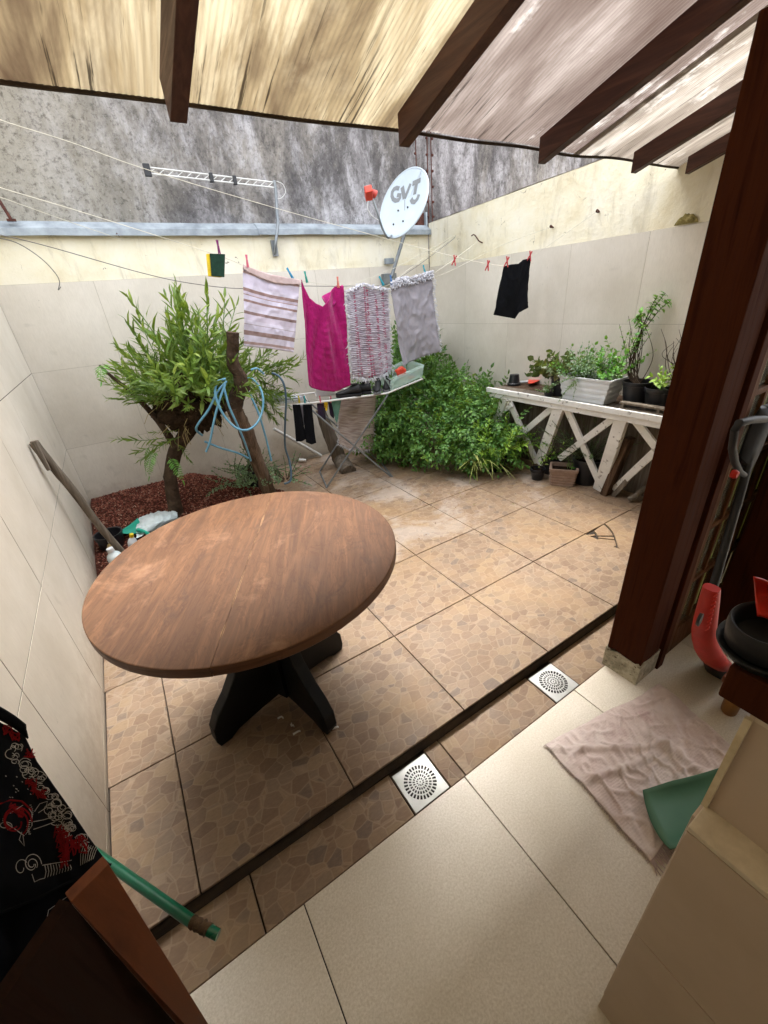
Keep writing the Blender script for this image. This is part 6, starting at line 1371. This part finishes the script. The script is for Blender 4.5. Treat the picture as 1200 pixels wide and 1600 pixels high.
# ---- satellite dish
DD = 3.55
dc = ond(630, 318, DD); ex, ey = CR.col[0], CR.col[1]; vz = (CC-dc).normalized()
maj = (Vector(ex)*.49+Vector(ey)*.87).normalized(); maj = (maj-vz*maj.dot(vz)).normalized(); mn = vz.cross(maj).normalized()   # on screen: along and across the ellipse
if (mn.dot(Vector(ex))) > 0: mn = -mn
th = math.acos(.60); nrm = (vz*math.cos(th)+mn*math.sin(th)).normalized(); sxv = maj.cross(nrm).normalized()   # dish faces left and towards the viewer
Rd = 49/641*DD; f_ = .11
def dishp(a, b, off=0): return dc+maj*(a*Rd)+sxv*(b*Rd)+nrm*(f_*Rd*1.6*((a*a+b*b)-1)*.55+off)
t = thing('satellite_dish', ony(610, 432, 2.9), 'oval grey white satellite dish with grey lettering on a slanted pole in the far corner', 'satellite dish')
mb = MB(); mb.grid(lambda u, v: dishp(math.cos(u*2*PI)*v, math.sin(u*2*PI)*v), 48, 12); obj('reflector', mb, M['dish'], t, smooth=True, angle=180, solid=.006)
mb = MB(); mb.tube([dishp(math.cos(k/48*2*PI), math.sin(k/48*2*PI)) for k in range(49)], .007, 6, cap=False); obj('rim', mb, M['dish'], t, smooth=True)
# which way is up and right on the dish face, as seen
def dish_local(x, y):
    d = ray(x, y); tt = (dc-CC).dot(nrm)/d.dot(nrm); p = CC+d*tt-dc; a, b = p.dot(maj)/Rd, p.dot(sxv)/Rd
    for _ in range(4):
        q = dishp(a, b); tt = (q-CC).dot(nrm)/d.dot(nrm); p = CC+d*tt-dc; a, b = p.dot(maj)/Rd, p.dot(sxv)/Rd
    return a, b
def ribbon(name, pts, w):
    P = [dish_local(*p) for p in pts]; mb = MB(); n = len(P)
    for k, (a, b) in enumerate(P):
        a0, b0 = P[max(k-1,0)]; a1_, b1_ = P[min(k+1,n-1)]; tx, ty = a1_-a0, b1_-b0; l = math.hypot(tx, ty) or 1; nx_, ny_ = -ty/l*w/2, tx/l*w/2
        mb.v += [dishp(a+nx_, b+ny_, .0055), dishp(a-nx_, b-ny_, .0055), dishp(a+nx_, b+ny_, .0045), dishp(a-nx_, b-ny_, .0045)]
    for k in range(n-1):
        i = 4*k; mb.face((i, i+1, i+5, i+4)); mb.face((i+2, i+6, i+7, i+3)); mb.face((i, i+4, i+6, i+2)); mb.face((i+1, i+3, i+7, i+5))
    obj(name, mb, M['dishgrey'], t)
Q = lambda x, y: (550+x/5.217, 220+y/5.217)
Garc = [Q(388, 392), Q(365, 386), Q(345, 396), Q(331, 420), Q(328, 450), Q(338, 478), Q(360, 490), Q(384, 484), Q(392, 468), Q(396, 446), Q(370, 446)]
ribbon('letter_g', Garc, .12); ribbon('letter_v', [Q(412, 378), Q(430, 472)], .14); ribbon('letter_v', [Q(432, 474), Q(480, 352)], .10)
ribbon('letter_t', [Q(496, 352), Q(562, 322)], .13); ribbon('letter_t', [Q(530, 340), Q(513, 440)], .13); ribbon('smile_mark', [Q(484, 476), Q(494, 498), Q(515, 500), Q(534, 478), Q(548, 440)], .13)
for x, y in ((380, 572), (458, 545), (342, 684), (420, 658)):
    a, b = dish_local(*Q(x, y)); mb = MB(); mb.tube([dishp(a, b, .002), dishp(a, b, .011)], .007, 8); obj('bolt', mb, M['black_plastic'], t, smooth=True)
lnb = ond(581, 306, DD-.22)
mb = MB(); mb.tube(smooth_path([dishp(*dish_local(612, 368), 0), ond(606, 371, DD-.02), ond(598, 358, DD-.08), ond(590, 333, DD-.16), ond(583, 312, DD-.21)], 6), .009, 8); obj('feed_arm', mb, M['greysteel'], t, smooth=True)
mb = MB(); mb.box(ond(576, 302, DD-.23), (.060, .055, .10), CR.to_quaternion().to_matrix() @ Matrix.Rotation(.25, 3, 'Z')); lo = obj('receiver', mb, M['orange'], t, bevel=.006)
mb = MB(); mb.tube([ond(581, 300, DD-.22), ond(587, 304, DD-.20)], [.022, .030], 12); obj('feed_horn', mb, simple('red_cap', 'b84a40', 'a03c34', 10, .5, .1), t, smooth=True)
mb = MB(); mb.tube(smooth_path([ond(575, 314, DD-.22), ond(575, 327, DD-.2), ond(582, 338, DD-.15), ond(592, 344, DD-.1)], 6), .003, 6); obj('cable', mb, M['whitewire'], t, smooth=True)
pb = ony(608, 430, YB-.03); ptp = dc-nrm*.12
mb = MB(); mb.tube([ony(612, 432, 3.26), ony(633, 362, 3.22), ptp], .018, 12); obj('mast', mb, M['greysteel'], t, smooth=True)
mb = MB(); mb.box(ptp+nrm*.03, (.1, .1, .1), CR.to_quaternion().to_matrix()); mb.box(ony(608, 436, YB-.04), (.16, .05, .10)); obj('bracket', mb, M['greysteel'], t, bevel=.004)
mb = MB(); mb.box(ony(608, 408, YB-.025), (.10, .03, .05)); obj('bracket_foot', mb, M['galv'], t)

# ---- folding drying rack
F1, F1b, F2, F2b = V(1.581, 2.46, 0), V(1.70, 2.86, 0), V(2.174, 2.255, 0), V(2.31, 2.68, 0)
npl = (F2-F1).cross(V(0,0,1)).normalized()
T1, T2 = onplane(478, 632, F1, npl), onplane(605, 618, F1, npl)
back_off = ((F1b-F1)+(F2b-F2))/2
zt = (T1.z+T2.z)/2; T1.z = T2.z = zt
T1b, T2b = T1+back_off, T2+back_off
rk = thing('drying_rack', ((F1+F2b)/2).xy.to_3d(), 'white folding drying rack on crossed legs, loaded with shoes and small laundry', 'drying rack')
def tb_(name, pts, r=.008, mat='whitewire'): mb = MB(); mb.tube(pts, r, 8); return obj(name, mb, M[mat], rk, smooth=True)
off = V(0, .012, 0)
tb_('leg_frame', smooth_path([T1, F2+V(-.03,.01,.03), F2+V(0,0,.008), F2+V(.02,.06,.008), F2b+V(-.02,-.06,.008), F2b+V(0,0,.008), F2b+V(-.04,0,.04), T1b], 5), .008, 'greysteel')
tb_('leg_frame', smooth_path([T2-off, F1+V(.03,.01,.03)-off, F1+V(0,0,.008)-off, F1+V(.02,.06,.008), F1b+V(-.02,-.06,.008), F1b+V(0,0,.008), F1b+V(.04,0,.04)+off, T2b+off], 5), .008, 'greysteel')
u = (T2-T1).normalized(); w = back_off.normalized()
TA, TB = onplane(428, 636, F1, npl), onplane(660, 592, F1-w*.0, npl)
TA.z = zt+.01
Lw = TA-T1; 
tb_('top_rail', [TA, T1+V(0,0,.012), T2+V(0,0,.012)]); tb_('top_rail', [TA+back_off, T1b+V(0,0,.012), T2b+V(0,0,.012)]); tb_('end_rail', [TA, TA+back_off]); tb_('end_rail', [T2+V(0,0,.012), T2b+V(0,0,.012)])
for k in range(1, 10): p = TA+(T2-TA)*(k/10); p.z = zt+.006; tb_('cross_wire', [p, p+back_off], .003)
tb_('wing_rail', [T2+V(0,0,.012), TB]); tb_('wing_rail', [T2b+V(0,0,.012), TB+back_off]); tb_('end_rail', [TB, TB+back_off])
for k in range(1, 6): p = T2.lerp(TB, k/6)+V(0,0,.004); tb_('cross_wire', [p, p+back_off], .003)
# cloudy plastic peg tray on the wing
q0, q1, q2, q3 = T2.lerp(TB, .12)+V(0,0,.02), TB+V(0,0,.02), TB+back_off+V(0,0,.02), T2b.lerp(TB+back_off, .12)+V(0,0,.02)
ty = thing('plastic_tray', (q0+q2)/2, 'cloudy pale plastic basket with a red item lying on the raised rack wing', 'basket'); hgt = V(0,0,.09)
def wallq(a, b): mb = MB(); mb.grid(lambda s, v: Vector(a).lerp(Vector(b), s)+hgt*v+((Vector(a)+Vector(b))/2-(q0+q2)/2).normalized()*.02*v, 8, 3); obj('side_wall', mb, M['clearplastic'], ty, smooth=True, solid=.002)
for a, b in ((q0, q1), (q1, q2), (q2, q3), (q3, q0)): wallq(a, b)
mb = MB(); mb.grid(lambda s, v: q0.lerp(q1, s).lerp(q3.lerp(q2, s), v), 6, 6); obj('bottom', mb, M['clearplastic'], ty, solid=.002)
mb = MB(); mb.tube([q0+hgt*1.02, q1+hgt*1.02, q2+hgt*1.02, q3+hgt*1.02, q0+hgt*1.02], .004, 6); obj('rim', mb, M['clearplastic'], ty, smooth=True)
rc = q0.lerp(q2, .62)+V(0,0,.045); mb = MB(); mb.grid(lambda u, v: (lambda d: rc+V(d.x*.055, d.y*.05, d.z*.045)*(1+.35*noise.noise(d*1.7+V(3,0,0))))(V(math.cos(u*2*PI)*math.sin(v*PI), math.sin(u*2*PI)*math.sin(v*PI), math.cos(v*PI))), 20, 12); o = obj('red_sponge_bundle', mb, M['orange'], base=rc, smooth=True, angle=180); tag(o, 'crumpled coral red bundle inside the plastic basket', 'bundle')
for k, (f, g_, c_) in enumerate(((.3, .3, '1e8c7a'), (.45, .5, '2a8cb0'), (.85, .3, '2a6ca8'), (.75, .2, 'c83c48'))):
    p = q0.lerp(q1, f).lerp(q3.lerp(q2, f), g_)+V(0,0,.01); mb = MB(); mb.box(p, (.07, .010, .012), (0, 0, k*1.1)); mb.box(p+V(0,.004,.006), (.05, .008, .008), (0, .1, k*1.1+.08)); o = obj('loose_peg', mb, simple('peg_loose_%d' % k, c_, None, 20, .5, .1), base=p); tag(o, ['teal', 'light blue', 'dark blue', 'red'][k]+' peg lying loose in the plastic basket', 'clothes peg')
# shoes
def shoe(c, rz, L, mat, sole, label, grp=None, high=.07, tilt=0):
    t = thing('shoe', c, label, 'shoe', grp); M3 = Matrix.Rotation(rz, 3, 'Z') @ Matrix.Rotation(tilt, 3, 'Y')
    prof = [(-.5, .30, .8), (-.44, .38, 1.0), (-.3, .37, 1.0), (-.12, .34, .82), (.05, .38, .58), (.22, .43, .44), (.36, .40, .36), (.45, .28, .28), (.5, .12, .2)]
    mb = MB(); n = 12
    for x, w_, h_ in prof:
        for k in range(n):
            a = 2*PI*k/n; yy = math.cos(a)*w_*L*.40; zz = .018+(math.sin(a)*.5+.5)*h_*high*(1 if math.sin(a) > -.5 else 1); mb.v.append(V(*c)+M3 @ V(x*L, yy*(1-.35*max(0, math.sin(a))), zz))
    for i in range(len(prof)-1):
        for k in range(n): mb.face((i*n+k, i*n+(k+1) % n, (i+1)*n+(k+1) % n, (i+1)*n+k))
    mb.face(list(range(n))[::-1]); mb.face([(len(prof)-1)*n+k for k in range(n)]); obj('upper', mb, mat, t, smooth=True, angle=60)
    mb = MB(); pl = [(x*L, w_*L*.42) for x, w_, h_ in prof]; poly = pl+[(x, -y) for x, y in pl[::-1]]
    mb.prism([( (M3 @ V(x, y, 0)).x+c[0], (M3 @ V(x, y, 0)).y+c[1]) for x, y in poly], c[2], c[2]+.022); obj('sole', mb, sole, t, bevel=.003)
    mb = MB(); mb.lathe([(.0001, 0), (.026, .0), (.024, .006), (.0001, .004)], V(*c)+M3 @ V(-.25*L, 0, .018+high*.93), 14, sx=1.5, M=M3); obj('opening', mb, M['windowdark'], t, smooth=True)
ws = M['sneaker']; wsl = M['white_plastic']; bk = M['matte_black']
ang = math.atan2(u.y, u.x)
sp_ = TA+w*.12; zz = zt+.02
def onrack(x, y, f=.2): p = onz(x, y, zt+.02); return p
for (f, g_, rz, lab) in ((.05, .55, .2, 'white sneaker at the far left end of the drying rack'), (.14, .30, .2, 'second white sneaker on the drying rack, toe to the right')):
    p = TA+(T2-TA)*f+back_off*g_; p.z = zt+.018; shoe(p, ang+rz, .24, ws, wsl, lab, 'shoes drying on the rack')
for (f, g_, rz, lab, L) in ((.66, .10, 2.9, 'black slip on shoe lying left of the pair', .22), (.76, .18, 2.9, 'second black slip on shoe beside the first', .22)):
    p = TA+(T2-TA)*f+back_off*g_; p.z = zt+.018; shoe(p, ang+rz, L, bk, bk, lab, 'shoes drying on the rack', .085)
for (f, g_, rz, lab) in ((.93, .12, -1.9, 'black sneaker standing toe forward at the right of the rack'), (1.03, .22, -1.9, 'rightmost black sneaker on the rack, next to the basket')):
    p = TA+(T2-TA)*f+back_off*g_; p.z = zt+.018; shoe(p, ang+rz, .19, bk, M['greysteel'], lab, 'shoes drying on the rack', .10)
# hanging small laundry
RY = T1.y
def hang(name, top, bot, mat, lab, cat, Y=None, amp=.008, seed=0, **k): return cloth(name, top, bot, Y or RY-.02, mat, lab, cat, 'small laundry hung on the drying rack', amp, seed, 16, 24, .003, **k)
hang('black_leggings', [(457, 632), (463, 632), (469, 632)], [(463, 690), (471, 690), (479, 686)], M['blackcloth'], 'left leg of black leggings hanging from the rack', 'leggings', seed=1)
hang('black_leggings', [(473, 632), (480, 632), (487, 632)], [(478, 691), (486, 694), (494, 692)], M['blackcloth'], 'right leg of black leggings hanging from the rack', 'leggings', seed=2)
hang('grey_sock', [(469, 633), (475, 633), (481, 633)], [(474, 664), (477, 664), (479, 662)], M['greytowel'], 'small grey cloth hanging between the black leggings', 'cloth', Y=RY+.05, seed=3)
hang('patterned_top', [(495, 630), (502, 630), (508, 629)], [(497, 652), (504, 655), (509, 656)], M['darkcloth'], 'dark navy and red garment hanging at the rack middle', 'garment', seed=4)
hang('navy_cloth', [(512, 628), (517, 628), (522, 628)], [(516, 648), (519, 652), (522, 654)], M['darkcloth'], 'narrow navy cloth hanging left of the green rag', 'cloth', seed=5)
hang('green_rag', [(517, 624), (524, 622), (534, 622)], [(524, 655), (526, 662), (528, 652)], M['greencloth'], 'small sage green rag folded over the rack rail', 'rag', Y=RY-.06, seed=6)
hang('yellow_cloth', [(506, 629), (509, 628), (512, 628)], [(507, 640), (510, 642), (513, 636)], M['yellow'], 'tiny yellow cloth peeping from the rack', 'cloth', seed=7, )
def rr_extra(t, fn): shaggy(t, [fn(u/30, 1) for u in range(31)], M['shag'], 3, .022, .003, (0,0,-1), seed=14); shaggy(t, [fn(0, v/30) for v in range(12, 31)], M['shag'], 2, .02, .003, (-1,0,-.5), seed=15); shaggy(t, [fn(1, v/30) for v in range(12, 31)], M['shag'], 2, .02, .003, (1,0,-.5), seed=16)
def rag2():
    N = NM('beige_ribbed_rug'); uv = N.tc.outputs['UV']; w = N.noise(N.map(uv, (2, 46, 1)), 1.5, 3, .5, .3); N.set(col=N.ramp(w, [(.35, lin('9c8c86')), (.55, lin('c4b8b4')), (.7, lin('d2cac8'))]), rough=1, spec=.05); N.bump(w, 1, .010); return N.m
cloth('ribbed_rug', [(527, 622), (545, 620), (565, 618), (588, 616)], [(530, 694), (548, 702), (566, 704), (582, 700)], RY+.12, rag2(), 'beige ribbed rag rug with ragged edges hanging under the rack', 'rug', None, .012, 17, 30, 40, .005, extra=rr_extra)
for x, c_, lab in ((467, 'c8b820', 'yellow peg on the black leggings'), (476, '2a9aa0', 'teal peg on the black leggings'), (500, 'd87080', 'pink peg on the dark garment'), (517, 'd87080', 'second pink peg near the green rag')): peg(x, 624, RY-.03, c_, lab, 3, .04, .06, 'pegs on the drying rack')
mb = MB(); p = TA+(T2-TA)*.48+back_off*.55; p.z = zt+.02; mb.box(p+V(0,0,.03), (.17, .10, .07), (0,0,ang)); o = obj('white_basket', mb, M['white_plastic'], base=p, bevel=.008); tag(o, 'small white perforated basket on the rack behind the magenta towel', 'basket')
# weathered log leaning behind the rack
mb = knotty([tuple(ony(500, 640, 2.95)), tuple(ony(515, 680, 2.92)), tuple(ony(530, 715, 2.9)), tuple(onz(545, 738, .0))], [.05, .065, .075, .08], 31, 14, 6, .10); o = obj('weathered_log', mb, M['weathered'], base=onz(545, 738, 0), smooth=True); tag(o, 'thick grey weathered log leaning behind the drying rack', 'log')
# white pipes low on the back wall
for a, b, lab in (((428, 670), (502, 712), 'upper white plastic pipe along the foot of the back wall'), ((428, 690), (478, 720), 'lower white plastic pipe lying on the floor by the back wall')):
    p, q = ony(*a, YB-.05), ony(*b, YB-.05)
    if a[1] == 690: p, q = onz(436, 698, .03), onz(478, 719, .03); 
    p.y = min(p.y, YB-.05); mb = MB(); mb.tube([p, q], .016, 10); o = obj('white_pipe', mb, M['pipe'], base=q, smooth=True); tag(o, lab, 'pipe', 'white pipes by the back wall')
# paint scars and moss at the right wall edge: thin crusts of real relief
def crust(name, fn, mat, label, cat): mb = MB(); mb.grid(fn, 26, 12); o = obj(name, mb, mat, base=fn(.5, .5), smooth=True, angle=180); tag(o, label, cat)
def mossmat():
    N = NM('moss_and_soot'); v = N.pos(); a = N.noise(v, 24, 6, .75); N.set(col=N.ramp(a, [(.35, lin('4a4428')), (.55, lin('8c8050')), (.7, lin('c8bc8c'))]), rough=1, spec=.05); return N.m
MM = mossmat()
ends = onx(1052, 352, XR-.018), onx(1090, 347, XR-.018)
def mo(u, v):
    y = ends[0].y+(ends[1].y-ends[0].y)*u; k = math.sin(u*PI)**.6*.62*(1+.25*noise.noise(V(u*9, 1, 1))); return (XR-.009-.006*math.sin(v*PI)*k, y, 1.774+.085*v*max(0.02, k))
crust('moss_patch', mo, MM, 'dark mossy patch growing on the plaster above the right wall tiles', 'moss patch')
# tidy up helper properties
for o in bpy.data.objects:
    if '_base' in o: del o['_base']
